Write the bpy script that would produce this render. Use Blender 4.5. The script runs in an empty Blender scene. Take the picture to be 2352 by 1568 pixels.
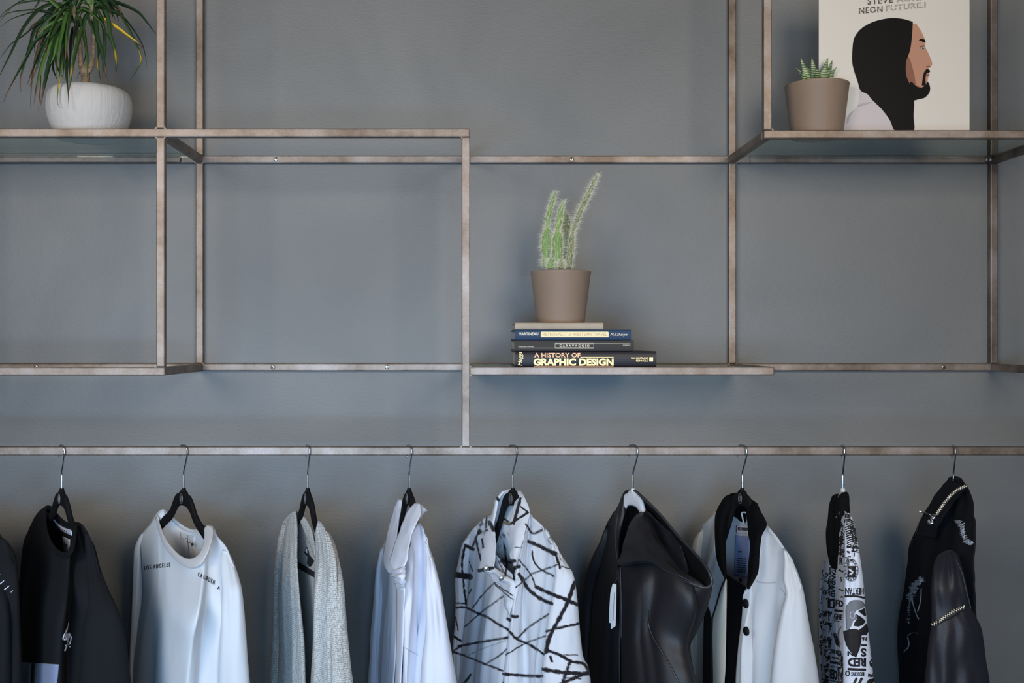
import bpy, math, random
import numpy as np
from mathutils import Vector, noise
from mathutils.bvhtree import BVHTree

# ------------------------------------------------------------------ camera
F = 2457.0            # focal length in pixels of the 2352 px wide frame
CX, CY = 1085.0, 785.0  # where the horizon straight ahead falls in the frame
CAM = Vector((0.0, -2.457, 1.6))
scene = bpy.context.scene
cd = bpy.data.cameras.new('camera'); cam = bpy.data.objects.new('camera', cd)
scene.collection.objects.link(cam); scene.camera = cam
cam.location = CAM; cam.rotation_euler = (math.pi/2, 0, 0)
cd.sensor_width = 36; cd.lens = 36*F/2352
cd.shift_x = (1176-CX)/2352; cd.shift_y = (CY-784)/2352
cd.clip_start = 0.05

# ------------------------------------------------------------------ light
world = bpy.data.worlds.new('world'); scene.world = world; world.use_nodes = True
wb = world.node_tree.nodes['Background']
wb.inputs[0].default_value = (0.50, 0.72, 1.0, 1); wb.inputs[1].default_value = 0.095
def area(name, loc, target, sx, sy, power, col, spread=180):
    l = bpy.data.lights.new(name, 'AREA'); l.shape = 'RECTANGLE'; l.size = sx; l.size_y = sy
    l.energy = power; l.color = col; l.spread = math.radians(spread)
    o = bpy.data.objects.new(name, l); scene.collection.objects.link(o); o.location = loc
    o.rotation_euler = (Vector(target)-Vector(loc)).to_track_quat('-Z', 'Y').to_euler()
    return o
area('window_light_right', (0.95, -3.0, 2.2), (0.15, 0, 1.95), .8, .9, 17.5, (1.0, 0.875, 0.72), 120)
area('window_light_left', (-1.4, -2.8, 2.2), (0.0, 0, 1.9), 1.0, .9, 17.5, (1.0, 0.875, 0.72), 120)
area('low_blue_fill', (-0.5, -3.1, 1.25), (-0.3, 0, 1.12), 1.8, .6, 14.5, (0.42, 0.68, 1.0), 75)  # added blue fill, not a window; narrow spread tints the lower wall
vs = scene.view_settings
vs.view_transform = 'Standard'; vs.look = 'None'; vs.gamma = 1; vs.use_curve_mapping = False; vs.exposure = 0.0

# ------------------------------------------------------------------ helpers
C = scene.collection
def lin(r, g, b):
    f = lambda c: (c/255/12.92) if c/255 <= .04045 else ((c/255+.055)/1.055)**2.4
    return (f(r), f(g), f(b), 1)
ORG = {}
def thing(name, label, cat, loc=(0, 0, 0), group=None):
    o = bpy.data.objects.new(name, None); C.objects.link(o); o.location = loc
    o.empty_display_size = 0.03
    o['label'] = label; o['category'] = cat
    if group: o['group'] = group
    ORG[o.name] = np.array(loc, float)
    return o
def mk(name, V, Fc, mats, parent=None, mi=None, smooth=True, loc=None, col=None):
    V = np.asarray(V, float)
    org = ORG.get(parent.name, np.zeros(3)) if parent else (np.array(loc, float) if loc is not None else np.zeros(3))
    me = bpy.data.meshes.new(name)
    me.from_pydata((V-org).tolist(), [], [list(map(int, f)) for f in Fc])
    if not isinstance(mats, (list, tuple)): mats = [mats]
    for m in mats: me.materials.append(m)
    if mi is not None: me.polygons.foreach_set('material_index', np.asarray(mi, dtype=np.int32))
    me.polygons.foreach_set('use_smooth', [bool(smooth)]*len(me.polygons))
    if col is not None:
        a = me.color_attributes.new('print', 'FLOAT_COLOR', 'POINT')
        c = np.ones((len(V), 4)); c[:, 0] = c[:, 1] = c[:, 2] = col
        a.data.foreach_set('color', c.ravel())
    me.update()
    o = bpy.data.objects.new(name, me); C.objects.link(o)
    if parent:
        o.parent = parent; ORG[o.name] = org
    else:
        o.location = tuple(org); ORG[o.name] = org
    return o
def tag(o, label=None, cat=None, group=None, kind=None):
    for k, v in (('label', label), ('category', cat), ('group', group), ('kind', kind)):
        if v: o[k] = v
    return o
def bevel(o, w, seg=2):
    m = o.modifiers.new('bevel', 'BEVEL'); m.width = w; m.segments = seg; m.limit_method = 'ANGLE'
    return o
def solid(o, t=0.0016, off=0):
    m = o.modifiers.new('thickness', 'SOLIDIFY'); m.thickness = t; m.offset = off
    return o
def W(px, py, D):
    return np.array([(px-CX)/F*D, CAM.y+D, CAM.z-(py-CY)/F*D])
def proj(V):
    V = np.asarray(V, float); D = V[:, 1]-CAM.y
    return CX+V[:, 0]/D*F, CY-(V[:, 2]-CAM.z)/D*F
def crv(pts, n):
    """smooth curve through the points, n samples evenly along its length"""
    P = np.asarray(pts, float)
    if len(P) == 1: return np.repeat(P, n, 0)
    if len(P) == 2:
        t = np.linspace(0, 1, n)[:, None]; return P[0]*(1-t)+P[1]*t
    Q = np.vstack([2*P[0]-P[1], P, 2*P[-1]-P[-2]])
    out = []
    m = 14
    for i in range(1, len(Q)-2):
        p0, p1, p2, p3 = Q[i-1], Q[i], Q[i+1], Q[i+2]
        d = lambda a, b: max(1e-6, np.linalg.norm(b[:2]-a[:2]))**0.5
        t0 = 0; t1 = t0+d(p0, p1); t2 = t1+d(p1, p2); t3 = t2+d(p2, p3)
        for t in np.linspace(t1, t2, m, endpoint=False):
            A1 = (t1-t)/(t1-t0)*p0+(t-t0)/(t1-t0)*p1
            A2 = (t2-t)/(t2-t1)*p1+(t-t1)/(t2-t1)*p2
            A3 = (t3-t)/(t3-t2)*p2+(t-t2)/(t3-t2)*p3
            B1 = (t2-t)/(t2-t0)*A1+(t-t0)/(t2-t0)*A2
            B2 = (t3-t)/(t3-t1)*A2+(t-t1)/(t3-t1)*A3
            out.append((t2-t)/(t2-t1)*B1+(t-t1)/(t2-t1)*B2)
    out.append(P[-1]); out = np.array(out)
    L = np.concatenate([[0], np.cumsum(np.linalg.norm(np.diff(out[:, :2], axis=0), axis=1))])
    if L[-1] < 1e-9: return np.repeat(P[:1], n, 0)
    s = np.linspace(0, L[-1], n)
    return np.stack([np.interp(s, L, out[:, k]) for k in range(out.shape[1])], 1)
def grid_faces(nu, nv, off=0, close=False):
    f = []
    for j in range(nv-1):
        for i in range(nu if close else nu-1):
            a = j*nu+i; b = j*nu+(i+1) % nu
            f.append((off+a, off+b, off+b+nu, off+a+nu))
    return f
def box(x0, x1, y0, y1, z0, z1):
    V = [(x0, y0, z0), (x1, y0, z0), (x1, y1, z0), (x0, y1, z0), (x0, y0, z1), (x1, y0, z1), (x1, y1, z1), (x0, y1, z1)]
    return V, [(0, 3, 2, 1), (4, 5, 6, 7), (0, 1, 5, 4), (1, 2, 6, 5), (2, 3, 7, 6), (3, 0, 4, 7)]
def lathe(prof, c, n=64):
    V = []; Fc = []
    for r, z in prof:
        for i in range(n):
            a = 2*math.pi*i/n; V.append((c[0]+r*math.cos(a), c[1]+r*math.sin(a), c[2]+z))
    Fc = grid_faces(n, len(prof), 0, True)
    return V, Fc
def tube3(path, rad, n=10, cap=True):
    """round tube along 3-D points"""
    P = np.asarray(path, float); m = len(P)
    R = np.full(m, rad) if np.isscalar(rad) else np.asarray(rad, float)
    T = np.gradient(P, axis=0); T /= np.linalg.norm(T, axis=1)[:, None]+1e-12
    up = np.array([0, 0, 1.0]) if abs(T[0][2]) < .9 else np.array([1.0, 0, 0])
    e = np.cross(T[0], up); e /= np.linalg.norm(e)
    V = []
    for i in range(m):
        e = e-T[i]*np.dot(e, T[i]); e /= np.linalg.norm(e); g = np.cross(T[i], e)
        for k in range(n):
            a = 2*math.pi*k/n; V.append(P[i]+R[i]*(math.cos(a)*e+math.sin(a)*g))
    Fc = grid_faces(n, m, 0, True)
    if cap:
        Fc.append(tuple(range(n))[::-1]); Fc.append(tuple(range((m-1)*n, m*n)))
    return V, Fc
class Acc:
    def __init__(s): s.V = []; s.F = []; s.M = []; s.n = 0
    def add(s, VF, m=0):
        V, Fc = VF; V = np.asarray(V, float)
        if len(V) == 0: return s
        s.V.append(V); s.F += [tuple(i+s.n for i in f) for f in Fc]; s.M += [m]*len(Fc); s.n += len(V); return s
    def build(s, name, mats, parent=None, smooth=True, **k):
        return mk(name, np.vstack(s.V), s.F, mats, parent, s.M, smooth, **k)

# ------------------------------------------------------------------ materials
def mat(name, col, rough=.6, metal=0., bump=0., bscale=200., var=0., vscale=8., stretch=(1, 1, 1), col2=None, spec=None, sheen=0., coat=0., bdist=.001):
    m = bpy.data.materials.new(name); m.use_nodes = True; nt = m.node_tree; N = nt.nodes; L = nt.links
    b = N['Principled BSDF']; b.inputs['Base Color'].default_value = col; b.inputs['Roughness'].default_value = rough
    b.inputs['Metallic'].default_value = metal
    if spec is not None: b.inputs['Specular IOR Level'].default_value = spec
    if sheen: b.inputs['Sheen Weight'].default_value = sheen
    if coat: b.inputs['Coat Weight'].default_value = coat
    tc = N.new('ShaderNodeTexCoord'); mp = N.new('ShaderNodeMapping'); mp.inputs['Scale'].default_value = stretch
    L.new(tc.outputs['Object'], mp.inputs[0])
    if var or col2:
        nz = N.new('ShaderNodeTexNoise'); nz.inputs['Scale'].default_value = vscale; nz.inputs['Detail'].default_value = 5
        L.new(mp.outputs[0], nz.inputs['Vector'])
        cr = N.new('ShaderNodeValToRGB'); e = cr.color_ramp.elements
        e[0].position = .35; e[1].position = .68
        c2 = col2 or tuple(min(1, c*(1+var)) for c in col[:3])+(1,)
        e[0].color = tuple(c*(1-var) for c in col[:3])+(1,) if not col2 else col; e[1].color = c2
        L.new(nz.outputs[0], cr.inputs[0]); L.new(cr.outputs[0], b.inputs['Base Color'])
    if bump:
        nb = N.new('ShaderNodeTexNoise'); nb.inputs['Scale'].default_value = bscale; nb.inputs['Detail'].default_value = 3
        L.new(mp.outputs[0], nb.inputs['Vector'])
        bp = N.new('ShaderNodeBump'); bp.inputs['Strength'].default_value = bump; bp.inputs['Distance'].default_value = bdist
        L.new(nb.outputs[0], bp.inputs['Height']); L.new(bp.outputs[0], b.inputs['Normal'])
    return m
def steel_mat(name, c1, c2, c3, rough):
    m = mat(name, c1, rough, .8); nt = m.node_tree; N = nt.nodes; L = nt.links; b = N['Principled BSDF']
    tc = N.new('ShaderNodeTexCoord')
    nz = N.new('ShaderNodeTexNoise'); nz.inputs['Scale'].default_value = 9; nz.inputs['Detail'].default_value = 8; nz.inputs['Roughness'].default_value = .65
    L.new(tc.outputs['Object'], nz.inputs['Vector'])
    cr = N.new('ShaderNodeValToRGB'); e = cr.color_ramp.elements; e[0].position = .34; e[0].color = c1; e[1].position = .66; e[1].color = c3
    x = cr.color_ramp.elements.new(.5); x.color = c2
    L.new(nz.outputs[0], cr.inputs[0])
    n2 = N.new('ShaderNodeTexNoise'); n2.inputs['Scale'].default_value = 260; n2.inputs['Detail'].default_value = 4
    L.new(tc.outputs['Object'], n2.inputs['Vector'])
    mx = N.new('ShaderNodeMix'); mx.data_type = 'RGBA'; mx.blend_type = 'MULTIPLY'; mx.inputs[0].default_value = .22
    c4 = N.new('ShaderNodeValToRGB'); c4.color_ramp.elements[0].position = .3; c4.color_ramp.elements[0].color = (.45, .42, .4, 1); c4.color_ramp.elements[1].position = .6
    L.new(n2.outputs[0], c4.inputs[0]); L.new(cr.outputs[0], mx.inputs[6]); L.new(c4.outputs[0], mx.inputs[7]); L.new(mx.outputs[2], b.inputs['Base Color'])
    mr = N.new('ShaderNodeMapRange'); mr.inputs[3].default_value = rough-.1; mr.inputs[4].default_value = rough+.16
    L.new(nz.outputs[0], mr.inputs[0]); L.new(mr.outputs[0], b.inputs['Roughness'])
    bp = N.new('ShaderNodeBump'); bp.inputs['Strength'].default_value = .25; bp.inputs['Distance'].default_value = .0006
    L.new(n2.outputs[0], bp.inputs['Height']); L.new(bp.outputs[0], b.inputs['Normal'])
    return m
M = {}
M['steel'] = steel_mat('raw_steel', lin(104, 91, 81), lin(136, 124, 115), lin(160, 151, 147), .50)
M['weld'] = steel_mat('weld_steel', lin(104, 96, 94), lin(140, 130, 126), lin(172, 162, 160), .4)
M['screw'] = mat('screw_zinc', lin(150, 148, 145), .3, .9)
M['recess'] = mat('screw_recess', lin(20, 20, 20), .7)
M['chrome'] = mat('chrome', lin(205, 205, 208), .16, 1.)
def wall_mat():
    m = mat('wall_paint', lin(112, 116, 120), .55); nt = m.node_tree; N = nt.nodes; L = nt.links; b = N['Principled BSDF']
    tc = N.new('ShaderNodeTexCoord')
    nz = N.new('ShaderNodeTexNoise'); nz.inputs['Scale'].default_value = 2.2; nz.inputs['Detail'].default_value = 5; nz.inputs['Distortion'].default_value = .6
    L.new(tc.outputs['Object'], nz.inputs['Vector'])
    cr = N.new('ShaderNodeValToRGB'); e = cr.color_ramp.elements; e[0].position = .32; e[0].color = lin(109, 111, 112); e[1].position = .68; e[1].color = lin(123, 124, 124)
    L.new(nz.outputs[0], cr.inputs[0]); L.new(cr.outputs[0], b.inputs['Base Color'])
    n2 = N.new('ShaderNodeTexNoise'); n2.inputs['Scale'].default_value = 95; n2.inputs['Detail'].default_value = 6
    m2 = N.new('ShaderNodeMapping'); m2.inputs['Scale'].default_value = (1, 1, 2.2); L.new(tc.outputs['Object'], m2.inputs[0]); L.new(m2.outputs[0], n2.inputs['Vector'])
    bp = N.new('ShaderNodeBump'); bp.inputs['Strength'].default_value = .55; bp.inputs['Distance'].default_value = .0018
    L.new(n2.outputs[0], bp.inputs['Height']); L.new(bp.outputs[0], b.inputs['Normal'])
    b.inputs['Specular IOR Level'].default_value = .35
    return m
M['wall'] = wall_mat()
M['floor'] = mat('floor_concrete', lin(70, 68, 66), .6, var=.15, vscale=3)
def glass_mat():
    m = bpy.data.materials.new('shelf_glass'); m.use_nodes = True; nt = m.node_tree; N = nt.nodes; L = nt.links
    N.remove(N['Principled BSDF']); out = N['Material Output']
    tr = N.new('ShaderNodeBsdfTransparent'); tr.inputs[0].default_value = (.95, .99, .975, 1)
    gl = N.new('ShaderNodeBsdfGlossy'); gl.inputs['Roughness'].default_value = .02; gl.inputs[0].default_value = (.8, .86, .84, 1)
    lw = N.new('ShaderNodeLayerWeight'); lw.inputs[0].default_value = .5
    pw = N.new('ShaderNodeMath'); pw.operation = 'POWER'; pw.inputs[1].default_value = 5; L.new(lw.outputs['Facing'], pw.inputs[0])
    fr = N.new('ShaderNodeMath'); fr.operation = 'MULTIPLY_ADD'; fr.inputs[1].default_value = .6; fr.inputs[2].default_value = .03; L.new(pw.outputs[0], fr.inputs[0])
    mx = N.new('ShaderNodeMixShader'); L.new(fr.outputs[0], mx.inputs[0]); L.new(tr.outputs[0], mx.inputs[1]); L.new(gl.outputs[0], mx.inputs[2])
    L.new(mx.outputs[0], out.inputs[0]); return m
M['glass'] = glass_mat()
M['blk_plastic'] = mat('black_velvet_plastic', lin(12, 12, 14), .7, bump=.2, bscale=900, spec=.2)
M['wht_plastic'] = mat('white_plastic', lin(205, 205, 208), .4)
M['emblem'] = mat('grey_emblem', lin(95, 95, 97), .4)

# ------------------------------------------------------------------ setting
V, Fc = box(-3, 3.4, 0, .12, 0, 3.0)
tag(mk('wall_back', V, Fc, M['wall'], smooth=False), kind='structure')
V, Fc = box(-3, 3.4, -5, 0, -.05, 0)
tag(mk('floor', V, Fc, M['floor'], smooth=False), kind='structure')

# ------------------------------------------------------------------ welded steel frame on the wall
TB = .0168
YF = -.322; YR = -TB           # front faces of the front and the wall-side tubes
zf = lambda py: CAM.z-(py-CY)/F*(YF-CAM.y)
xf = lambda px: (px-CX)/F*(YF-CAM.y)
zr = lambda py: CAM.z-(py-CY)/F*(YR-CAM.y)
xr = lambda px: (px-CX)/F*(YR-CAM.y)
frame = thing('wall_shelving', 'raw steel square tube shelving and clothes rail welded together and screwed to the grey wall', 'shelving', (0, -.16, 1.5))
h = TB/2
def fbar(name, x0, x1, z0, z1, y0, y1, bv=.0022):
    V, Fc = box(x0, x1, y0, y1, z0, z1)
    return bevel(mk(name, V, Fc, M['steel'], frame, smooth=False), bv, 2)
def hfront(px0, px1, py, name='shelf_rail'): z = zf(py); return fbar(name, xf(px0), xf(px1), z-h, z+h, YF, YF+TB)
def hrear(px0, px1, py, name='wall_rail'): z = zr(py); return fbar(name, xr(px0), xr(px1), z-h, z+h, YR, 0)
def vfront(px, pz0, pz1): x = xf(px); return fbar('upright_post', x-h, x+h, pz0, pz1, YF, YF+TB)
def vrear(px, pz0, pz1): x = xr(px); return fbar('wall_post', x-h, x+h, pz0, pz1, YR, 0)
def depth(px, py): x = xf(px); z = zf(py); return fbar('depth_bar', x-h, x+h, z-h, z+h, YF+TB, -TB)
ZT = 2.52
Z1 = zf(304.5); Z2 = zf(308); Z3 = zf(852.5); ZRAIL = zf(1036)
LX, RX = -260, 2455
hfront(LX, 1079, 304.5); hfront(LX, 378, 852.5); hfront(1079, 1779, 852)
hfront(1755, RX+9, 308)
hfront(LX, 2600, 1036, 'hanging_rail')
vfront(368, Z3+h, Z1-h); vfront(368, Z1+h, ZT-h)
vfront(1070, ZRAIL+h, zf(304.5)-h)
vfront(1764, Z2+h, ZT-h); vfront(RX, zf(852)+h, Z2-h); vfront(RX, Z2+h, ZT-h); vfront(LX+9, Z3+h, Z1-h); vfront(LX+9, Z1+h, ZT-h)
xrL = LX*.875+CX*.125; 
rpx = lambda px: CX+(px-CX)*(YF-CAM.y)/(YR-CAM.y)
hrear(rpx(LX), rpx(RX)+8, 365.5); hrear(rpx(LX), rpx(RX)+8, 843)
for p in (457.5, 1683, 2284): vrear(p, zr(843)+h, zr(365.5)-h); vrear(p, zr(365.5)+h, ZT-h)
for p in (LX+9, 368, 1764, RX):
    fbar('top_bar', xf(p)-h, xf(p)+h, ZT-h, ZT+h, YF, 0)
for (p, q) in ((368, 304.5), (368, 852.5), (1070, 304.5), (1764, 308), (1771, 852), (1070, 852), (RX, 308), (RX, 852), (LX+9, 304.5), (LX+9, 852.5), (2592, 1036), (LX+9, 1036)):
    depth(p, q)
hfront(2455, 2464, 852)
def fillet(px, py, sx, sy, front=True, r=.010):
    X, Z, y0, y1 = (xf(px), zf(py), YF+.0008, YF+TB-.001) if front else (xr(px), zr(py), YR+.0008, -.001)
    ax, az = X+sx*(h-.001), Z+sy*(h-.001)
    pts = [(ax, az)]
    for k in range(7):
        a = math.pi/2*k/6
        pts.append((ax+sx*(r-r*math.sin(a)), az+sy*(r-r*math.cos(a))))
    n = len(pts)
    V = [(x, y0, z) for x, z in pts]+[(x, y1, z) for x, z in pts]
    Fc = [tuple(range(n)), tuple(range(2*n-1, n-1, -1))]+[(i, (i+1) % n, n+(i+1) % n, n+i) for i in range(n)]
    return bevel(mk('weld_bead', V, Fc, M['steel'], frame, smooth=False), .0008, 2)
for q in ((368, 304.5, -1, -1), (368, 304.5, 1, -1), (368, 304.5, 1, 1), (368, 304.5, -1, 1), (1070, 304.5, -1, -1), (1070, 852, 1, -1), (1070, 852, 1, 1),
          (1070, 1036, 1, 1), (1070, 1036, -1, 1), (368, 852.5, -1, 1), (1764, 308, 1, 1)):
    fillet(*q, r=.008)
for q in ((457.5, 365.5, 1, -1), (457.5, 365.5, -1, -1), (1683, 365.5, 1, -1), (1683, 365.5, -1, 1), (2284, 365.5, -1, -1), (1683, 843, 1, 1), (1683, 843, -1, 1), (457.5, 843, 1, 1), (2284, 843, -1, 1)):
    fillet(*q, front=False, r=.006)
def blob(c, r, sc, name='weld_bead'):
    V = []; n = 16; m = 10
    for j in range(m+1):
        t = math.pi*j/m
        for i in range(n):
            a = 2*math.pi*i/n; V.append((c[0]+r*sc[0]*math.sin(t)*math.cos(a), c[1]+r*sc[1]*math.cos(t), c[2]+r*sc[2]*math.sin(t)*math.sin(a)))
    return V, grid_faces(n, m+1, 0, True)
# ledges that carry the glass along the wall rails
for a, b, py in ((LX, 416, 366.5), (1722, 2262, 367.5)):
    z = zr(py)
    V, Fc = box(xr(a if a > 0 else rpx(LX)), xr(b), YR-.006, YR-.0001, z-h*.8, z+h*.55)
    bevel(mk('glass_ledge', V, Fc, M['steel'], frame, smooth=False), .0015)
for px in (2264, 2273):
    V, Fc = blob((xr(px), YR-.004, zr(368)), .006, (1, .9, 1.2)); mk('weld_bead', V, Fc, M['weld'], frame)
def screw(px, py, dy=0):
    c = (xr(px), YR-dy, zr(py)); A = Acc(); n = 24
    V = []
    for r, y in ((.0052, 0), (.005, -.0008), (.0035, -.0014), (.0001, -.0015)):
        for i in range(n): a = 2*math.pi*i/n; V.append((c[0]+r*math.cos(a), c[1]+y, c[2]+r*math.sin(a)))
    A.add((V, grid_faces(n, 4, 0, True)))
    for w, t in ((.0026, .0006), (.0006, .0026)):
        A.add(box(c[0]-w, c[0]+w, c[1]-.0018, c[1]-.0013, c[2]-t, c[2]+t), 1)
    A.build('screw', [M['screw'], M['recess']], frame)
for p in ((634, 365.5), (1313, 365.5), (627, 843), (889, 843), (2167, 843.5), (83, 843)): screw(*p)

# glass shelves
def glass(px0, px1, ztop, label):
    V, Fc = box(px0, px1, YF+TB+.0004, YR-.0006, ztop-.006, ztop)
    o = mk('glass_shelf', V, Fc, M['glass'], smooth=False, loc=((px0+px1)/2, -.16, ztop-.006))
    tag(o, label, 'shelf'); bevel(o, .0006); return o
GL = zf(304.5)+h-.0012; GR = zf(308)+h-.0012; GM = zf(852)+h-.0012
glass(xf(LX)+h, xf(368)-h, GL, 'clear glass shelf panel under the white bowl planter, left side')
glass(xf(1764)+h, xf(RX)-h, GR, 'clear glass shelf panel under the record sleeve, upper right')
glass(xf(1070)+h+.0005, xf(1771)-h-.0005, GM, 'clear glass shelf panel under the stack of books')

# ------------------------------------------------------------------ text
def textmesh(s, bold=0., shear=0., space=1.):
    cu = bpy.data.curves.new('lettering', 'FONT'); cu.body = s; cu.size = 1; cu.offset = bold; cu.shear = shear; cu.space_character = space
    cu.resolution_u = 3
    o = bpy.data.objects.new('lettering_tmp', cu); C.objects.link(o)
    dg = bpy.context.evaluated_depsgraph_get(); dg.update()
    me = bpy.data.meshes.new_from_object(o.evaluated_get(dg))
    V = np.array([v.co[:2] for v in me.vertices], float).reshape(-1, 2); Fc = [tuple(p.vertices) for p in me.polygons]
    bpy.data.objects.remove(o); bpy.data.curves.remove(cu); bpy.data.meshes.remove(me)
    V[:, 0] = (V[:, 0]-V[:, 0].min())/(np.ptp(V[:, 0])+1e-9)
    lo, hi = V[:, 1].min(), V[:, 1].max(); V[:, 1] = (V[:, 1]-lo)/(hi-lo+1e-9)
    return V, Fc
def quadmap(V, q):
    """unit square -> pixel quad tl,tr,br,bl"""
    q = np.array(q, float); s = V[:, :1]; t = 1-V[:, 1:2]
    return (1-s)*(1-t)*q[0]+s*(1-t)*q[1]+s*t*q[2]+(1-s)*t*q[3]
def flat_text(s, q, D, **k):
    V, Fc = textmesh(s, **k); P = quadmap(V, q)
    return np.array([W(a, b, D) for a, b in P]), Fc
def rect(x0, y0, x1, y1): return ((x0, y0), (x1, y0), (x1, y1), (x0, y1))
def flat_poly(pts, D, n=None):
    return [W(a, b, D) for a, b in pts], [tuple(range(len(pts)))]
def flat_line(pts, w, D):
    P = np.asarray(pts, float); T = np.gradient(P, axis=0); T /= np.linalg.norm(T, axis=1)[:, None]+1e-9
    Nn = np.stack([-T[:, 1], T[:, 0]], 1)*w/2
    V = [W(*p, D) for p in P+Nn]+[W(*p, D) for p in P-Nn]; n = len(P)
    return V, [(i, i+1, n+i+1, n+i) for i in range(n-1)]

# ------------------------------------------------------------------ books
M['paper'] = mat('page_paper', lin(205, 196, 180), .9, bump=.5, bscale=600, stretch=(.05, .05, 6))
M['gold'] = mat('gold_foil', lin(226, 172, 128), .45, .2)
M['gold2'] = mat('gold_foil_pale', lin(255, 228, 165), .5, .1)
M['ivory'] = mat('ivory_ink', lin(235, 225, 205), .7)
def book(name, label, x0, x1, y0, y1, D, dep, cm, decos, ztop=None):
    """hardback lying flat, spine to the room"""
    a = W(x0, y1, D); b = W(x1, y0, D)
    X0, X1, Z0, Z1b = a[0], b[0], (ztop if ztop is not None else a[2]), b[2]
    y = a[1]; t = .0026
    r = thing(name, label, 'book', ((X0+X1)/2, y+dep/2, Z0), 'books stacked under the cactus')
    # cover: rounded C section swept along X
    prof = []
    zc = (Z0+Z1b)/2; hh = (Z1b-Z0)/2
    for k in range(13):
        an = -math.pi/2+math.pi*k/12
        prof.append((y+.004-.004*math.cos(an), zc+hh*math.sin(an)))
    out = [(y+dep, Z0)]+prof+[(y+dep, Z1b)]
    inn = [(y+dep, Z1b-t), (y+.005, Z1b-t), (y+.005, Z0+t), (y+dep, Z0+t)]
    pr = out+inn; n = len(pr)
    V = [(X0, p[0], p[1]) for p in pr]+[(X1, p[0], p[1]) for p in pr]
    Fc = [(i, (i+1) % n, n+(i+1) % n, n+i) for i in range(n)]
    no = len(out)
    for base, flip in ((0, 0), (n, 1)):
        pl = [(base+0, base+1, base+n-2, base+n-1), (base+no-2, base+no-1, base+no, base+no+1)]
        pl.append(tuple(base+i for i in range(1, no-1))+(base+no+1, base+no+2))
        for p in pl: Fc.append(p if flip else p[::-1])
    cov = mk('cover', V, Fc, [cm], r, smooth=False)
    V, Fc = box(X0+.004, X1-.004, y+.006, y+dep-.004, Z0+t, Z1b-t)
    mk('page_block', V, Fc, M['paper'], r, smooth=False)
    if decos:
        A = Acc(); mats = []
        for g, m in decos:
            if m not in mats: mats.append(m)
            A.add(g, mats.index(m))
        A.build('spine_print', mats, cov, smooth=False)
    return r, Z1b
DB = 2.150; DT = DB-.0008
M['navy'] = mat('black_dust_jacket', lin(24, 22, 31), .45, spec=.3)
M['grey_cloth'] = mat('charcoal_book_cloth', lin(54, 52, 51), .8, bump=.3, bscale=1500)
M['blue_cloth'] = mat('blue_book_cloth', lin(30, 56, 86), .7, bump=.3, bscale=1500)
M['beige_cloth'] = mat('beige_book_cover', lin(164, 151, 134), .85, var=.08, vscale=30)
# (serif-looking lettering: plain strokes with small feet)
d = []
d.append((flat_text('A HISTORY OF', rect(1227, 810, 1333, 820.5), DT, bold=.02), M['gold']))
d.append((flat_line([(1333, 820), (1409.5, 820)], 1.2, DT), M['gold2']))
d.append((flat_text('GRAPHIC DESIGN', rect(1225.5, 823, 1409.5, 839.5), DT, bold=.045), M['gold2']))
d.append((flat_line([(1226, 840.6), (1409, 840.6)], .8, DT), M['gold']))
d.append((flat_text('VAN NOSTRAND', rect(1449, 820, 1489, 824.5), DT, bold=.02), M['gold2']))
d.append((flat_text('REINHOLD', rect(1461, 826, 1489, 830.3), DT, bold=.02), M['gold2']))
d.append((flat_poly(rect(1491.5, 820, 1500, 830), DT), M['gold2']))
V, Fc = textmesh('Meggs', shear=.25, bold=.01)
P = [W(1190+(1-v[1])*12, 839.5-v[0]*32, DT) for v in V]
d.append(((P, Fc), M['gold2']))
ZB = GM
_, z = book('book', 'thick black book with gold lettering at the bottom of the stack', 1183.5, 1508, 806.5, 841.3, DB, .215, M['navy'], d, ZB)
pyz = lambda z: CY-(z-CAM.z)/DB*F
d = [(flat_text('CARAVAGGIO', rect(1285, 791.5, 1354, 796.5), DT+.0002, space=1.5, bold=.01), M['ivory']),
     (flat_line([(1190, 799), (1275, 799)], .8, DT), M['ivory']), (flat_line([(1364, 789.3), (1448, 789.3)], .8, DT), M['ivory']),
     (flat_text('DESMOND SEWARD', rect(1191, 794.5, 1226, 797), DT), M['ivory']), (flat_text('MORROW', rect(1431, 791.5, 1448, 794), DT), M['ivory'])]
for a, b in (((1275, 788.5), (1364, 788.5)), ((1275, 790.3), (1364, 790.3)), ((1275, 798), (1364, 798)), ((1275, 799.8), (1364, 799.8)), ((1275, 788.2), (1275, 800)), ((1364, 788.2), (1364, 800))):
    d.append((flat_line([a, b], .7, DT), M['ivory']))
_, z = book('book', 'charcoal cloth book second from the bottom, thin boxed title', 1181, 1456, 781, 806.3, DB, .20, M['grey_cloth'], d, z+.0003)
M['cream_panel'] = mat('cream_title_panel', lin(232, 216, 170), .6)
M['panel_ink'] = mat('faded_gold_ink', lin(190, 160, 110), .6)
d = [(flat_text('MARTINEAU', rect(1192, 763, 1236.5, 770), DT, bold=.01), M['ivory']),
     (flat_poly([(1242, 763), (1243.5, 761.5), (1396.5, 761.5), (1398, 763), (1398, 772.5), (1396.5, 774), (1243.5, 774), (1242, 772.5)], DT), M['cream_panel']),
     (flat_text('RETROSPECT', rect(1247, 763.5, 1302, 771), DT-.0003), M['panel_ink']), (flat_text('of', rect(1306, 764, 1313, 771), DT-.0003, shear=.3), M['panel_ink']),
     (flat_text('WESTERN TRAVEL', rect(1316, 763.5, 1394, 771), DT-.0003), M['panel_ink']),
     (flat_text('M.E.Sharpe', rect(1402, 764.5, 1441, 772.5), DT, shear=.35), M['ivory'])]
_, z = book('book', 'blue cloth book with a cream title panel on its spine', 1181.5, 1449.5, 757, 780.7, DB, .19, M['blue_cloth'], d, z+.0003)
_, z = book('book', 'thin plain beige book on top of the stack', 1183, 1386, 740.5, 756.7, DB, .16, M['beige_cloth'], None, z+.0003)
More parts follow.
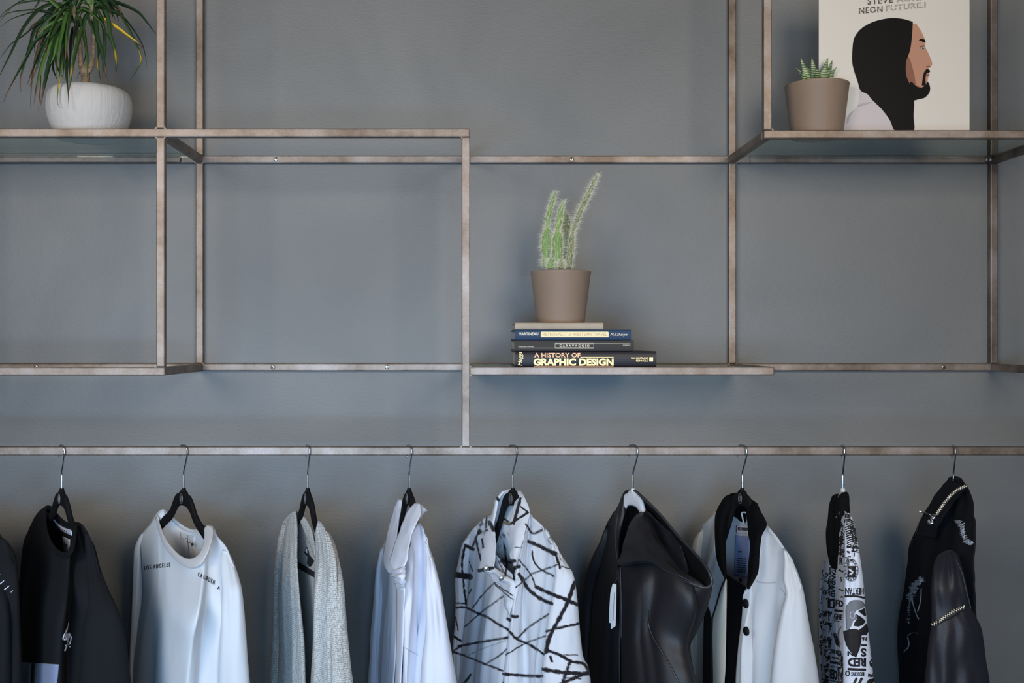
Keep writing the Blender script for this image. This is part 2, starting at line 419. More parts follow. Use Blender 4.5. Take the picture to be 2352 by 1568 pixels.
ZPOT = z+.0002

# ------------------------------------------------------------------ tan pots
M['tan'] = mat('tan_ceramic', lin(134, 114, 98), .55, var=.03, vscale=14, bump=.08, bscale=80)
M['soil'] = mat('dark_soil', lin(48, 38, 30), .95, bump=1, bscale=120, bdist=.004, var=.3, vscale=120)
def tan_pot(parent, c, R, rb, H):
    pr = [(0.0005, .003), (rb*.8, .003), (rb*.86, 0), (rb*.97, 0), (rb, .003), (R-.001, H-.004), (R, H-.002), (R-.0007, H), (R-.004, H), (R-.0048, H-.002), (R-.006, H-.02), (rb-.002, .012), (.0005, .01)]
    V, Fc = lathe(pr, c, 72)
    pot = mk('pot', V, Fc, M['tan'], parent)
    A = Acc(); n = 40; Rs = R-.0075
    V = []
    for j in range(12):
        r = Rs*j/11+.0002
        for i in range(n):
            a = 2*math.pi*i/n; V.append((c[0]+r*math.cos(a), c[1]+r*math.sin(a), c[2]+H-.013+.003*noise.noise(Vector((r*60*math.cos(a), r*60*math.sin(a), 3)))))
    mk('soil', V, grid_faces(n, 12, 0, True), M['soil'], pot)
# cactus
rnd = random.Random(4)
DC = 2.235
cx = (1288-CX)/F*DC
RC = (70/F)*DC*.998
topz = CAM.z-(619-CY)/F*(DC-RC)
cact = thing('potted_cactus', 'bristly green cactus in a tan pot standing on the stack of books', 'potted plant', (cx, CAM.y+DC, ZPOT))
tan_pot(cact, (cx, CAM.y+DC, ZPOT), RC, RC*.785, topz-ZPOT)
M['cact'] = mat('cactus_green', lin(116, 148, 74), .6, col2=lin(90, 126, 56), vscale=40, bump=.4, bscale=160)
M['cactd'] = mat('cactus_olive', lin(96, 104, 62), .7, col2=lin(128, 132, 92), vscale=90)
M['spine'] = mat('pale_spine', lin(222, 220, 196), .8)
M['areole'] = mat('white_areole', lin(214, 216, 180), .9)
zc_ = lambda X, Y: (1140+X/3.135, 380+Y/3.135)
hair = Acc()
def seg(pts, mt, dd=0., nh=500, hl=.011, flat=.75, nareo=130, zlo=-.02):
    """a cactus joint: pts (X,Y,halfwidth) in zoomed pixels"""
    P = np.array([(*zc_(x, y), w/3.135) for x, y, w in pts]); n = 40
    c = crv(P, n); D = DC+dd
    V = []
    for k, (x, y, w) in enumerate(c):
        o = W(x, y, D); r = w/F*D
        for i in range(20):
            a = 2*math.pi*i/20; V.append(o+np.array([r*math.cos(a), r*flat*math.sin(a), 0]))
    Fc = grid_faces(20, n, 0, True)+[tuple(range(20)), tuple(range((n-1)*20, n*20))[::-1]]
    mk('joint', V, Fc, M[mt], cact)
    V = np.array(V); tr = []
    Ar = Acc()
    for q in range(int(nh*1.6)):
        k = rnd.randrange(n); i = rnd.randrange(20)
        o = W(c[k][0], c[k][1], D); p = V[k*20+i]
        dr = (p-o); dr /= np.linalg.norm(dr)+1e-9
        dr = dr+np.array([rnd.gauss(0, .35), rnd.gauss(0, .35), rnd.gauss(.25, .5)]); dr /= np.linalg.norm(dr)
        L_ = hl*rnd.uniform(.5, 1.5); sd = np.cross(dr, [.1, 1, .2]); sd /= np.linalg.norm(sd)+1e-9
        tr.append((p-sd*.00010, p+sd*.00010, p+dr*L_))
    hv = [q for t in tr for q in t]; hair.add((hv, [(3*i, 3*i+1, 3*i+2) for i in range(len(tr))]))
    for q in range(nareo):
        k = 1+(q*7) % (n-2); i = (q*3+k) % 20
        if math.sin(2*math.pi*i/20) > .3: continue
        p = V[k*20+i]; hair.add(blob(p, .0007, (1, 1, 1)), 1)
seg([(350, 735, 14), (352, 690, 22), (362, 655, 22), (358, 610, 32), (362, 555, 36), (366, 490, 30), (366, 440, 12)], 'cact', .01, 700)
seg([(366, 460, 9), (374, 380, 15), (392, 300, 14), (412, 230, 11), (428, 185, 4)], 'cact', .01, 550, .010, 1)
seg([(436, 735, 26), (436, 690, 30), (438, 640, 36), (440, 590, 36), (440, 530, 34), (442, 480, 20), (444, 460, 6)], 'cact', -.012, 750)
seg([(440, 490, 12), (446, 430, 20), (458, 370, 19), (470, 300, 13), (486, 250, 4)], 'cact', -.012, 500, .010, 1)
seg([(482, 735, 20), (486, 640, 24), (490, 560, 22), (496, 500, 32), (500, 430, 32), (498, 370, 24), (492, 335, 8)], 'cactd', .022, 600)
seg([(520, 740, 18), (530, 660, 22), (538, 590, 20), (543, 520, 18), (550, 480, 10)], 'cactd', -.004, 600, .010, 1)
seg([(546, 500, 9), (575, 410, 14), (610, 320, 15), (650, 235, 15), (690, 150, 12), (720, 85, 7), (732, 62, 2)], 'cactd', -.004, 900, .012, 1)
seg([(390, 740, 24), (392, 700, 26), (396, 670, 14)], 'cact', -.02, 350, .010, 1, 40)
seg([(470, 740, 22), (468, 705, 22), (466, 680, 10)], 'cactd', -.022, 350, .010, 1, 40)
hair.build('spines', [M['spine'], M['areole']], cact)
# zebra succulent
DS = 2.215
sx = (1876-CX)/F*DS; RS = (72/F)*DS
stz = CAM.z-(178-CY)/F*(DS-RS)
succ = thing('potted_succulent', 'small striped spiky succulent in a tan pot beside the record sleeve', 'potted plant', (sx, CAM.y+DS, GR))
tan_pot(succ, (sx, CAM.y+DS, GR), RS, RS*.80, stz-GR)
def zebra():
    m = mat('striped_leaf', lin(70, 92, 55), .5); nt = m.node_tree; N = nt.nodes; L = nt.links; b = N['Principled BSDF']
    tc = N.new('ShaderNodeTexCoord'); w = N.new('ShaderNodeTexWave'); w.bands_direction = 'Z'; w.inputs['Scale'].default_value = 95; w.inputs['Distortion'].default_value = 1.6; w.inputs['Detail Scale'].default_value = 2
    L.new(tc.outputs['Object'], w.inputs['Vector'])
    cr = N.new('ShaderNodeValToRGB'); e = cr.color_ramp.elements; e[0].position = .55; e[0].color = lin(62, 92, 48); e[1].position = .75; e[1].color = lin(178, 190, 150)
    L.new(w.outputs[0], cr.inputs[0]); L.new(cr.outputs[0], b.inputs['Base Color']); return m
M['zebra'] = zebra()
zs = lambda X, Y: (1640+X/3.303, Y/3.303)
A = Acc()
for tx, ty, bx, hw, dd in ((618, 512, 690, 15, .0), (658, 440, 712, 26, -.012), (742, 440, 768, 27, -.02), (812, 468, 795, 16, .012), (865, 435, 818, 27, -.012), (897, 457, 856, 22, .004), (935, 505, 880, 18, -.004), (700, 500, 740, 20, .02), (780, 520, 790, 24, -.03), (640, 560, 690, 18, -.02)):
    n = 24; path = crv([(*zs(bx, 640), 0), (*zs(bx+(tx-bx)*.25, 560), 0), (*zs(bx+(tx-bx)*.65, (560+ty)/2-4), 0), (*zs(tx, ty), 0)], n)
    V = []
    for k in range(n):
        t = k/(n-1); o = W(path[k][0], path[k][1], DS+dd*(0.4+t)); r = 1.35*hw/3.303/F*DS*(1-t**1.3)**.8*min(1, .75+t)+.00015
        for i in range(12):
            a = 2*math.pi*i/12; V.append(o+np.array([r*math.cos(a), r*.55*math.sin(a), 0]))
    A.add((V, grid_faces(12, n, 0, True)+[tuple(range(12))]))
A.build('leaves', [M['zebra']], succ)

# ------------------------------------------------------------------ record sleeve with a portrait
M['lp_white'] = mat('printed_card', lin(214, 209, 201), .5, spec=.12)
M['lp_hair'] = mat('print_black', lin(17, 15, 16), .45, spec=.12)
M['lp_skin'] = mat('print_skin', lin(184, 138, 116), .5, spec=.12)
M['lp_skin2'] = mat('print_skin_deep', lin(140, 96, 80), .5, spec=.12)
M['lp_shirt'] = mat('print_shirt', lin(196, 188, 190), .5, spec=.12)
M['lp_shirt2'] = mat('print_shirt_fold', lin(172, 164, 168), .5, spec=.12)
M['lp_g1'] = mat('print_grey', lin(95, 92, 88), .5, spec=.12); M['lp_g2'] = mat('print_light_grey', lin(160, 156, 150), .5, spec=.12)
DL = 2.222
a = W(1881, 0, DL); b = W(2227.5, 0, DL)
LW = .3145
lp = thing('record_sleeve', 'square white record sleeve with a black haired profile portrait, standing on the upper right shelf', 'record', ((a[0]+b[0])/2, CAM.y+DL, GR))
V, Fc = box(a[0], b[0], CAM.y+DL, CAM.y+DL+.004, GR+.0002, GR+LW)
bevel(mk('cardboard_sleeve', V, Fc, M['lp_white'], lp, smooth=False), .001)
zl = lambda P: [(1860+x/4.9, y/4.9) for x, y in P]
A = Acc(); mats = [M['lp_hair'], M['lp_skin'], M['lp_skin2'], M['lp_shirt'], M['lp_shirt2'], M['lp_g1'], M['lp_g2'], M['lp_white']]
def smoothpoly(P, n=70):
    c = crv(P+[P[0]], n+1)[:-1]; return [tuple(q) for q in c]
def art(P, m, lay, sm=True, n=80):
    q = zl(P); q = smoothpoly(q, n) if sm else q
    D = DL-.0004*lay
    # stay on the card
    q = [(x, min(y, 301.2 if lay else 301)) for x, y in q]
    A.add(flat_poly(q, D), m)
art([(560, 1015), (640, 1032), (700, 1110), (820, 1240), (890, 1350), (965, 1475), (340, 1475), (380, 1400), (440, 1290), (540, 1180)], 3, 1, n=120)
art([(545, 1180), (640, 1150), (700, 1150), (620, 1180), (540, 1200)], 4, 2)
art([(400, 1370), (430, 1300), (500, 1240), (455, 1310), (425, 1390)], 4, 2)
art([(1130, 290), (1185, 262), (1240, 330), (1282, 410), (1302, 470), (1298, 520), (1330, 590), (1372, 690), (1376, 730), (1345, 765), (1325, 775), (1345, 830), (1330, 880), (1320, 960), (1240, 1080), (1050, 1060), (1000, 700), (1040, 400)], 1, 1, n=140)
art([(1050, 650), (1110, 640), (1150, 740), (1180, 860), (1200, 960), (1260, 990), (1200, 1090), (1020, 1060)], 2, 2)
art([(1160, 245), (1060, 215), (930, 203), (780, 225), (650, 275), (560, 340), (500, 430), (480, 560), (478, 700), (500, 800), (540, 920), (575, 1020), (650, 1060), (700, 1120), (820, 1240), (900, 1350), (965, 1475), (1165, 1475), (1168, 1300), (1175, 1150), (1150, 1000), (1090, 860), (1085, 700), (1130, 560), (1150, 400)], 0, 3, n=200)
art([(1175, 1130), (1230, 1115), (1290, 1100), (1340, 1050), (1355, 1000), (1345, 950), (1325, 920), (1300, 960), (1250, 985), (1200, 970), (1140, 920), (1120, 1000)], 0, 4, n=120)
art([(1262, 960), (1272, 880), (1288, 812), (1318, 776), (1350, 790), (1350, 812), (1318, 822), (1302, 880), (1300, 960)], 0, 4)
art([(1300, 838), (1336, 832), (1344, 846), (1322, 858)], 2, 5)
art([(1225, 455), (1255, 435), (1300, 455), (1296, 475), (1255, 462)], 0, 4)
art([(1246, 546), (1270, 528), (1292, 534), (1282, 554), (1262, 560)], 4, 4)
art([(1262, 540), (1276, 530), (1284, 545), (1274, 558)], 0, 5)
art([(1235, 535), (1268, 512), (1302, 518), (1270, 522)], 0, 5)
art([(1310, 745), (1345, 738), (1355, 750), (1325, 758)], 2, 5)
def letters(s, x0, x1, yb, hgt, slope, m, space=1.0):
    q = [(x0, yb-hgt), (x1, yb-hgt-slope), (x1, yb-slope), (x0, yb)]
    A.add(flat_text(s, zl(q), DL-.0005, bold=.03, space=space), m)
letters('NEON', 553, 820, 158, 70, 22, 5, 1.15); letters('FUTURE.I', 858, 1305, 128, 65, 42, 6, 1.1)
letters('STEVE', 650, 935, 55, 70, 24, 5, 1.15); letters('AOKI', 975, 1250, 28, 68, 22, 6, 1.1)
for k in range(17):   # stencil cuts through the letters
    for y0 in (105, 10):
        x = 560+k*44; yy = y0-(x-560)*.082+rnd.uniform(-4, 4)
        A.add(flat_line([zl([(x, yy+12)])[0], zl([(x+24, yy+8)])[0]], 2.4, DL-.0009), 7)
A.build('cover_print', mats, lp, smooth=False)

# ------------------------------------------------------------------ dracaena in the white bowl
DP = 2.245
pxc = (205-CX)/F*DP
def bowl_mat():
    m = mat('white_bowl', lin(188, 185, 182), .7, bump=1., bscale=95, stretch=(1.6, 1.6, .06), bdist=.0013); return m
M['bowl'] = bowl_mat()
drac = thing('potted_dracaena', 'spiky long leaved dracaena in a white bowl planter on the left shelf', 'potted plant', (pxc, CAM.y+DP, GL))
k_ = DP/F
rim_z = CAM.z-(184-CY)/F*(DP-.08)
Hh = rim_z-GL; RB = 96.5*k_*.985
pr = [(.0005, .002), (RB*.70, .002), (RB*.735, 0), (RB*.76, .003), (RB*.84, Hh*.16), (RB*.93, Hh*.34), (RB*.985, Hh*.52), (RB, Hh*.66), (RB*.985, Hh*.80), (RB*.94, Hh*.90), (RB*.87, Hh*.965), (RB*.80, Hh*.995), (RB*.76, Hh), (RB*.74, Hh*.985), (RB*.74, Hh*.9), (RB*.8, Hh*.7), (.0005, Hh*.65)]
pc = crv([(a*1000, b*1000) for a, b in pr[3:13]], 40)/1000
pr = pr[:3]+[tuple(q) for q in pc]+pr[13:]
V, Fc = lathe(pr, (pxc, CAM.y+DP, GL), 96); bowl = mk('bowl', V, Fc, M['bowl'], drac)
V = []
for j in range(10):
    for i in range(40): r = RB*.75*j/9+.0002; an = 2*math.pi*i/40; V.append((pxc+r*math.cos(an), CAM.y+DP+r*math.sin(an), rim_z-.012))
mk('soil', V, grid_faces(40, 10, 0, True), M['soil'], bowl)
def bark():
    m = mat('cane_bark', lin(168, 142, 116), .85, col2=lin(120, 100, 78), vscale=40, stretch=(1, 1, 3), bump=1, bscale=120, bdist=.003); return m
M['bark'] = bark()
zp = lambda X, Y: (X/4.9, Y/4.9)
A = Acc()
def cane(pts, dd):
    P = [W(*zp(x, y), DP+d) for (x, y, w), d in zip(pts, dd)]; c = crv([list(p)+[q[2]/4.9*k_] for p, q in zip(P, pts)], 30)
    # crv measures length on the first two numbers only, fine for short canes
    A.add(tube3(c[:, :3], c[:, 3]*(1+.05*np.sin(np.arange(30)*2.1)), 14))
def cane2(pts, dd):
    n = 30; t = np.linspace(0, 1, n); k = np.linspace(0, 1, len(pts))
    P = np.array([list(W(*zp(x, y), DP+d))+[w/4.9*k_] for (x, y, w), d in zip(pts, dd)])
    c = np.stack([np.interp(t, k, P[:, q]) for q in range(4)], 1)
    A.add(tube3(c[:, :3], c[:, 3]*(1+.06*np.sin(np.arange(n)*2.1)), 14))
cane2([(965, 960, 48), (965, 880, 46), (960, 820, 52), (965, 770, 66), (960, 735, 40)], (0, 0, 0, 0, 0))
cane2([(940, 800, 40), (915, 740, 32), (905, 640, 24), (905, 520, 22), (880, 400, 22), (850, 260, 20), (835, 120, 20), (830, 20, 14)], (0, 0, .004, .006, .006, 0, -.01, -.01))
cane2([(990, 800, 40), (1030, 745, 32), (1048, 660, 25), (1052, 520, 24), (1055, 390, 22), (1045, 200, 20), (1040, 60, 16)], (0, 0, 0, 0, 0, 0, 0))
A.build('trunk', [M['bark']], drac)
def leafmat(n, a, b, c=None):
    m = mat(n, a, .42, col2=b, vscale=30, stretch=(1, 1, .3)); return m
M['leafA'] = leafmat('leaf_deep_green', lin(26, 44, 22), lin(50, 74, 34))
M['leafB'] = leafmat('leaf_green', lin(52, 84, 32), lin(88, 120, 52))
M['leafY'] = leafmat('leaf_yellow', lin(186, 160, 44), lin(140, 132, 44))
M['leafR'] = leafmat('leaf_brown_tip', lin(112, 76, 48), lin(90, 72, 44))
C1, C2 = (845, 240), (1040, 70)
LV = [
 ([(700, 70), (580, 50), (450, 100), (300, 260), (200, 430), (120, 600), (40, 760), (-20, 880)], 34, 'A', '', -.05),
 ([(760, 120), (640, 90), (560, 110), (490, 240), (430, 330), (400, 460), (385, 590)], 32, 'A', '', .02),
 ([(780, 210), (640, 260), (500, 380), (400, 460), (300, 640), (180, 850), (80, 1040), (40, 1145)], 34, 'A', 'r', -.06),
 ([(800, 230), (640, 330), (480, 520), (400, 700), (340, 850), (300, 970)], 36, 'A', 'r', -.03),
 ([(700, 250), (620, 350), (560, 500), (470, 740), (420, 950), (380, 1175)], 42, 'B', 'r', -.07),
 ([(720, 260), (640, 420), (600, 560), (540, 760), (490, 1000), (450, 1215)], 56, 'A', 'r', -.085),
 ([(770, 290), (740, 400), (700, 560), (730, 700), (745, 850), (765, 1000), (775, 1225)], 26, 'A', 'r', -.10),
 ([(960, 200), (920, 330), (870, 500), (835, 650), (810, 800), (770, 1060)], 38, 'B', 'yr', -.11),
 ([(1060, 80), (1080, 250), (1100, 430), (1140, 560), (1170, 700), (1210, 950)], 44, 'A', 'r', -.09),
 ([(1080, 80), (1130, 180), (1170, 330), (1182, 500), (1165, 700), (1150, 900)], 34, 'A', '', -.03),
 ([(1060, 0), (1170, 80), (1220, 220), (1240, 380), (1290, 560), (1310, 720), (1290, 915)], 40, 'A', 'yr', -.04),
 ([(1110, 60), (1200, 100), (1340, 150), (1420, 270), (1500, 430), (1590, 670), (1540, 780), (1450, 920)], 26, 'A', 'y', -.03),
 ([(1110, 70), (1210, 120), (1380, 190), (1500, 330), (1600, 500), (1640, 640), (1652, 745)], 15, 'A', '', 0),
 ([(1090, 30), (1200, 5), (1380, 50), (1560, 140), (1640, 230), (1755, 385)], 34, 'A', '', -.02),
 ([(1150, 190), (1250, 265), (1340, 325), (1430, 395), (1520, 460), (1645, 570)], 30, 'Y', 'r', -.03),
 ([(830, 20), (700, -120), (560, -130), (400, -60), (270, 0), (160, 60), (60, 130), (-20, 210)], 28, 'A', '', 0),
 ([(640, 40), (480, 10), (300, 20), (150, 70), (40, 190), (-10, 260)], 13, 'A', '', .03),
 ([(700, 170), (560, 130), (400, 110), (250, 120), (120, 140), (-10, 205)], 16, 'A', '', -.02),
 ([(700, 190), (560, 150), (420, 130), (250, 170), (120, 220), (-10, 310)], 12, 'A', '', .01),
 ([(520, 250), (400, 330), (340, 500), (280, 700), (230, 900), (236, 1035)], 30, 'A', 'r', -.02),
 ([(700, 200), (560, 220), (400, 290), (260, 400), (120, 500), (-10, 670)], 17, 'A', '', .02),
 ([(600, 420), (500, 600), (460, 780), (455, 960), (430, 1255)], 14, 'R', '', -.05),
 ([(840, 240), (720, 140), (640, 60), (560, -10), (430, -130), (300, -200)], 46, 'B', '', -.01),
 ([(850, 260), (820, 180), (780, 100), (720, -20), (660, -200), (560, -420)], 46, 'A', '', .01),
 ([(840, 210), (825, 100), (860, 0), (900, -160), (980, -420)], 44, 'A', '', -.03),
 ([(855, 220), (870, 120), (900, 40), (980, -100), (1120, -300)], 30, 'A', '', .02),
 ([(1040, 100), (1000, 50), (960, -10), (880, -140), (740, -330)], 36, 'B', '', -.01),
 ([(1040, 90), (1048, -20), (1070, -200), (1150, -460)], 34, 'B', '', -.02),
 ([(1000, 120), (1000, 230), (1040, 300), (1085, 420), (1110, 560), (1100, 700), (1140, 965)], 30, 'A', 'yr', -.07),
 ([(930, 320), (945, 420), (962, 500), (982, 640), (980, 885)], 30, 'B', '', -.03),
 ([(820, 300), (800, 450), (790, 600), (780, 880)], 30, 'A', '', .01),
 ([(640, 420), (620, 600), (640, 740), (680, 830), (725, 892)], 26, 'A', '', .02),
 ([(600, 640), (600, 780), (645, 905)], 20, 'A', '', .04),
 ([(960, 420), (960, 640), (900, 800), (862, 890)], 9, 'A', '', .03),
 ([(760, 260), (720, 420), (700, 560), (698, 700), (680, 850), (655, 1000), (650, 1170), (678, 1212)], 24, 'B', 'yr', -.09),
 ([(780, 300), (745, 430), (740, 560), (758, 700), (752, 850), (768, 1060), (775, 1190)], 24, 'A', 'r', -.08),
 ([(830, 60), (700, -60), (560, -90), (470, -20), (400, 80), (345, 145)], 40, 'A', '', -.02),
 ([(900, 300), (860, 250), (760, 230), (660, 270), (570, 400), (480, 560), (410, 780), (330, 980)], 36, 'A', 'r', -.05),
 ([(830, 220), (760, 260), (640, 480), (600, 640), (560, 740)], 44, 'B', '', -.06),
 ([(900, 180), (880, 260), (830, 420), (820, 560)], 36, 'A', '', -.05),
 ([(830, 200), (700, 180), (600, 240), (520, 330), (440, 500), (385, 720), (360, 900), (340, 1200)], 22, 'R', 'r', .0),
 ([(1000, 140), (960, 200), (940, 300), (950, 420)], 40, 'A', '', -.03),
 ([(1000, 100), (900, 130), (860, 190), (850, 300)], 26, 'A', '', -.04),
 ([(1040, 120), (1100, 200), (1180, 350), (1250, 480), (1290, 590)], 14, 'A', '', .03),
 ([(860, 120), (700, 40), (600, 60), (560, 140)], 26, 'A', '', .0),
 ([(1020, 60), (900, 30), (870, 90)], 14, 'B', '', -.03), ([(1010, 110), (920, 80), (880, 140)], 14, 'B', '', -.05),
 ([(1000, 150), (940, 130), (880, 210)], 14, 'A', '', -.04), ([(1060, 120), (1120, 90), (1190, 130)], 22, 'A', '', .02),
]
rl = random.Random(21)
for k in range(34):   # fill the crowns with more hanging leaves
    c = C1 if k % 3 else C2; sd = -1 if (k % 3 and rl.random() < .8) or rl.random() < .3 else 1
    reach = rl.uniform(90, 560)*sd; drop = rl.uniform(280, 760)*(1.15-abs(reach)/900)
    if sd > 0: reach *= .7; drop *= .6
    x0, y0 = c[0]+rl.uniform(-20, 20), c[1]+rl.uniform(-160, 20)
    LV.append(([(x0, y0), (x0+reach*.35, y0-rl.uniform(0, 60)), (x0+reach*.72, y0+drop*.3), (x0+reach*.92, y0+drop*.66), (x0+reach, y0+drop)], rl.uniform(18, 40), 'AAB'[k % 3], 'r' if rl.random() < .6 else '', rl.uniform(-.08, .06)))
A = Acc(); LC = []
def smst_(x): x = min(1, max(0, x)); return x*x*(3-2*x)
for pts, w, c0, tips, dd in LV:
    cr0 = min((C1, C2), key=lambda c: min((pts[0][0]-c[0])**2, 1e9)+(pts[0][1]-c[1])**2)
    n = 42; path = crv([zp(x, y) for x, y in pts], n)
    V = []; ph = rnd.uniform(-.6, .6)
    for k in range(n):
        t = k/(n-1)
        D = DP+dd*math.sin(t*1.7)/.99+.0*t
        tan = path[min(k+1, n-1)]-path[max(k-1, 0)]; tan = tan/(np.linalg.norm(tan)+1e-9); nn = np.array([-tan[1], tan[0]])
        ww = w*.5/4.9*min(1, .6+2.2*t)*max(.02, 1-t**2.2)**.9*1.25
        tw = ph*math.sin(t*3)
        for q, dz in ((-1, .0), (0, 1.), (1, 0.)):
            p = path[k]+nn*ww*q
            V.append(W(p[0], p[1], D+(q*tw*.010)-dz*.0010*(w/30)))
    cA = {'A': (.020, .048, .016), 'B': (.052, .115, .024), 'Y': (.46, .32, .03), 'R': (.16, .085, .04)}[c0]
    st = A.n; A.V.append(np.array(V)); A.n += len(V)
    jt = rnd.uniform(.75, 1.5)
    for k in range(n):
        t = k/(n-1); c = np.array(cA)*jt
        if 'y' in tips: c = c+(np.array((.50, .34, .025))-c)*max(0, 1-abs(t-.72)/.10)
        if 'r' in tips: f = smst_((t-(.78 if 'y' in tips else .70))/.16); c = c*(1-f)+np.array((.13, .065, .035))*f
        LC += [tuple(c*.85)+(1,), tuple(c*1.12)+(1,), tuple(c*.85)+(1,)]
    A.F += [tuple(i+st for i in f) for f in grid_faces(3, n)]; A.M += [0]*(2*(n-1))
def leaf_mat():
    m = mat('leaf_blade', lin(40, 66, 30), .42); nt = m.node_tree; N = nt.nodes; L = nt.links; b = N['Principled BSDF']
    at = N.new('ShaderNodeAttribute'); at.attribute_name = 'leaf_tone'; L.new(at.outputs['Color'], b.inputs['Base Color'])
    b.inputs['Specular IOR Level'].default_value = .35
    return m
o = A.build('foliage', [leaf_mat()], drac)
ca = o.data.color_attributes.new('leaf_tone', 'FLOAT_COLOR', 'POINT'); ca.data.foreach_set('color', np.array(LC).ravel())
solid(o, .0005)

# ------------------------------------------------------------------ hangers
YRAIL = YF+h; DR = YRAIL-CAM.y
def hanger_proto(bodymat, label, steep=False):
    r = thing('clothes_hanger', label, 'hanger', (0, 0, 0), 'hangers on the steel rail')
    hp = [(0, -.088), (0, -.060), (0, -.044), (.004, -.034), (.011, -.020), (.0155, -.008), (.0158, .002), (.0125, .0095), (.006, .0112), (-.006, .0112), (-.013, .009), (-.0165, .001), (-.0165, -.010), (-.0155, -.014)]
    c = crv([(b*1000, a*1000) for a, b in hp], 90)/1000
    P = [(q[1], 0, q[0]) for q in c]
    V, Fc = tube3(P, .0016, 10); mk('hook', V, Fc, M['chrome'], r)
    top = [(0, 0), (.011, 0), (.012, -.004), (.026, -.008), (.037, -.016), (.047, -.029), (.056, -.041), (.072, -.053), (.09, -.062), (.11, -.076), (.13, -.094), (.15, -.113)]
    bot = [(.154, -.122), (.15, -.128), (.135, -.118), (.115, -.101), (.095, -.086), (.075, -.075), (.058, -.065), (.045, -.054), (.033, -.041), (.018, -.033), (0, -.031)]
    if steep:
        top = [(0, 0), (.011, 0), (.012, -.004), (.024, -.009), (.033, -.017), (.040, -.030), (.046, -.045), (.054, -.062), (.064, -.080), (.074, -.098), (.080, -.110)]
        bot = [(.080, -.122), (.072, -.122), (.062, -.106), (.052, -.088), (.044, -.072), (.036, -.056), (.028, -.043), (.018, -.034), (0, -.031)]
    half = top+bot
    out = half[1:]+[(-x, y) for x, y in half[1:-1][::-1]]
    z0 = -.079
    n = len(out); t = .0048
    V = []
    for sc, y in ((0, t), (1, t*.55), (1, -t*.55), (0, -t)):
        pass
    # quad strip between the upper and lower edge, rounded section
    m = 34
    tp = crv([(x*1000, y*1000) for x, y in top], m)/1000; bt = crv([(x*1000, y*1000) for x, y in bot[::-1]], m)/1000
    cols = [(tuple(a), tuple(b)) for a, b in zip(tp, bt)]
    cols = [((-a[0], a[1]), (-b[0], b[1])) for a, b in cols[::-1][:-1]]+cols
    V = []; K = 12
    for a, b in cols:
        mx, mz = (a[0]+b[0])/2, (a[1]+b[1])/2; hx, hz = (a[0]-b[0])/2, (a[1]-b[1])/2
        for k in range(K):
            an = 2*math.pi*k/K; ca, sa = math.cos(an), math.sin(an)
            ca = math.copysign(abs(ca)**.7, ca); sa = math.copysign(abs(sa)**.7, sa)
            V.append((mx+hx*ca, t*sa, z0+mz+hz*ca))
    Fc = grid_faces(K, len(cols), 0, True)+[tuple(range(K)), tuple(range((len(cols)-1)*K, len(cols)*K))[::-1]]
    mk('body', V, Fc, bodymat, r)
    # neck collar for the hook
    V, Fc = lathe([(.0005, .003), (.004, .003), (.0048, 0), (.0052, -.006), (.0005, -.008)], (0, 0, z0+.001), 16); mk('collar_nut', V, Fc, bodymat, r)
    return r
def emblem(r):
    A = Acc()
    for rr, w in ((.0098, .0007), (.0055, .0006)):
        P = [(rr*.62*math.cos(a), -.0053, -.079-.0165+rr*math.sin(a)) for a in np.linspace(0, 2*math.pi, 33)]
        A.add(tube3(P, w, 6, False))
    A.add(tube3([(0, -.0053, -.079-.011), (.0015, -.0053, -.079-.0165), (-.001, -.0053, -.079-.022)], .0006, 6))
    A.build('emblem', [M['emblem']], next(q for q in r.children if q.name.startswith('body')))
def dup(root, loc, rotz, label):
    r = root.copy(); C.objects.link(r); r.location = loc; r.rotation_euler = (0, 0, rotz); r['label'] = label
    for ch in root.children:
        c = ch.copy(); C.objects.link(c); c.parent = r
        for g_ in ch.children:
            d_ = g_.copy(); C.objects.link(d_); d_.parent = c
    return r
protoB = hanger_proto(M['blk_plastic'], 'black velvet hanger holding the white sweatshirt'); emblem(protoB)
protoS = hanger_proto(M['blk_plastic'], 'black hanger', True); emblem(protoS)
protoW = hanger_proto(M['wht_plastic'], 'white plastic hanger inside the black leather jacket', True)
HG = [('tee', 142, 52, 'black hanger holding the black crew neck top with white script'), ('sweat', 422, 50, 'black hanger showing widely above the white sweatshirt'),
      ('cardi', 707, 68, 'black hanger holding the pale grey knit cardigan'), ('shirt', 940, 70, 'black hanger in the collar of the plain white shirt'),
      ('patt', 1178, 61, 'black hanger inside the collar of the black brushstroke patterned shirt'), ('leath', 1454, 65, 'white plastic hanger, the only white body, inside the black leather jacket'),
      ('vars', 1705, 73, 'black hanger in the white jacket with a black ribbed collar'), ('prnt', 1936, 97, 'hanger in the lettering printed jacket, only its hook and neck showing'),
      ('deni', 2190, 102, 'hanger in the ripped dark denim jacket, only its hook showing'), ('left', -62, 50, 'black hanger of the black top cut off by the left edge')]
class G:
    def __init__(s, hx, th):
        s.X0 = (hx-CX)/F*DR; s.th = math.radians(th); c, q = math.cos(s.th), math.sin(s.th)
        s.u = np.array([c, -q]); s.n = np.array([-q, -c]); s.O = np.array([s.X0, DR])
        s.mode = 'v'
    def T(s, px, py, v):
        d = np.array([(px-CX)/F, 1.0]); ax = s.n if s.mode == 'v' else s.u
        D = (v+s.O.dot(ax))/d.dot(ax)
        if s.mode == 'v':   # cloth hangs no further out than the ends of the hanger
            hi = DR+.20*math.sin(s.th)+.012-.02; lo = DR-.24*math.sin(s.th)-.03
            if D > hi: D = hi+.02*math.tanh((D-hi)/.02)
            if D < lo: D = lo-.03*math.tanh((lo-D)/.03)
        return W(px, py, D)
    def n3(s): return np.array([s.n[0], s.n[1], 0])
GS = {}
first = {'B': protoB, 'W': protoW, 'S': protoS}
used = set()
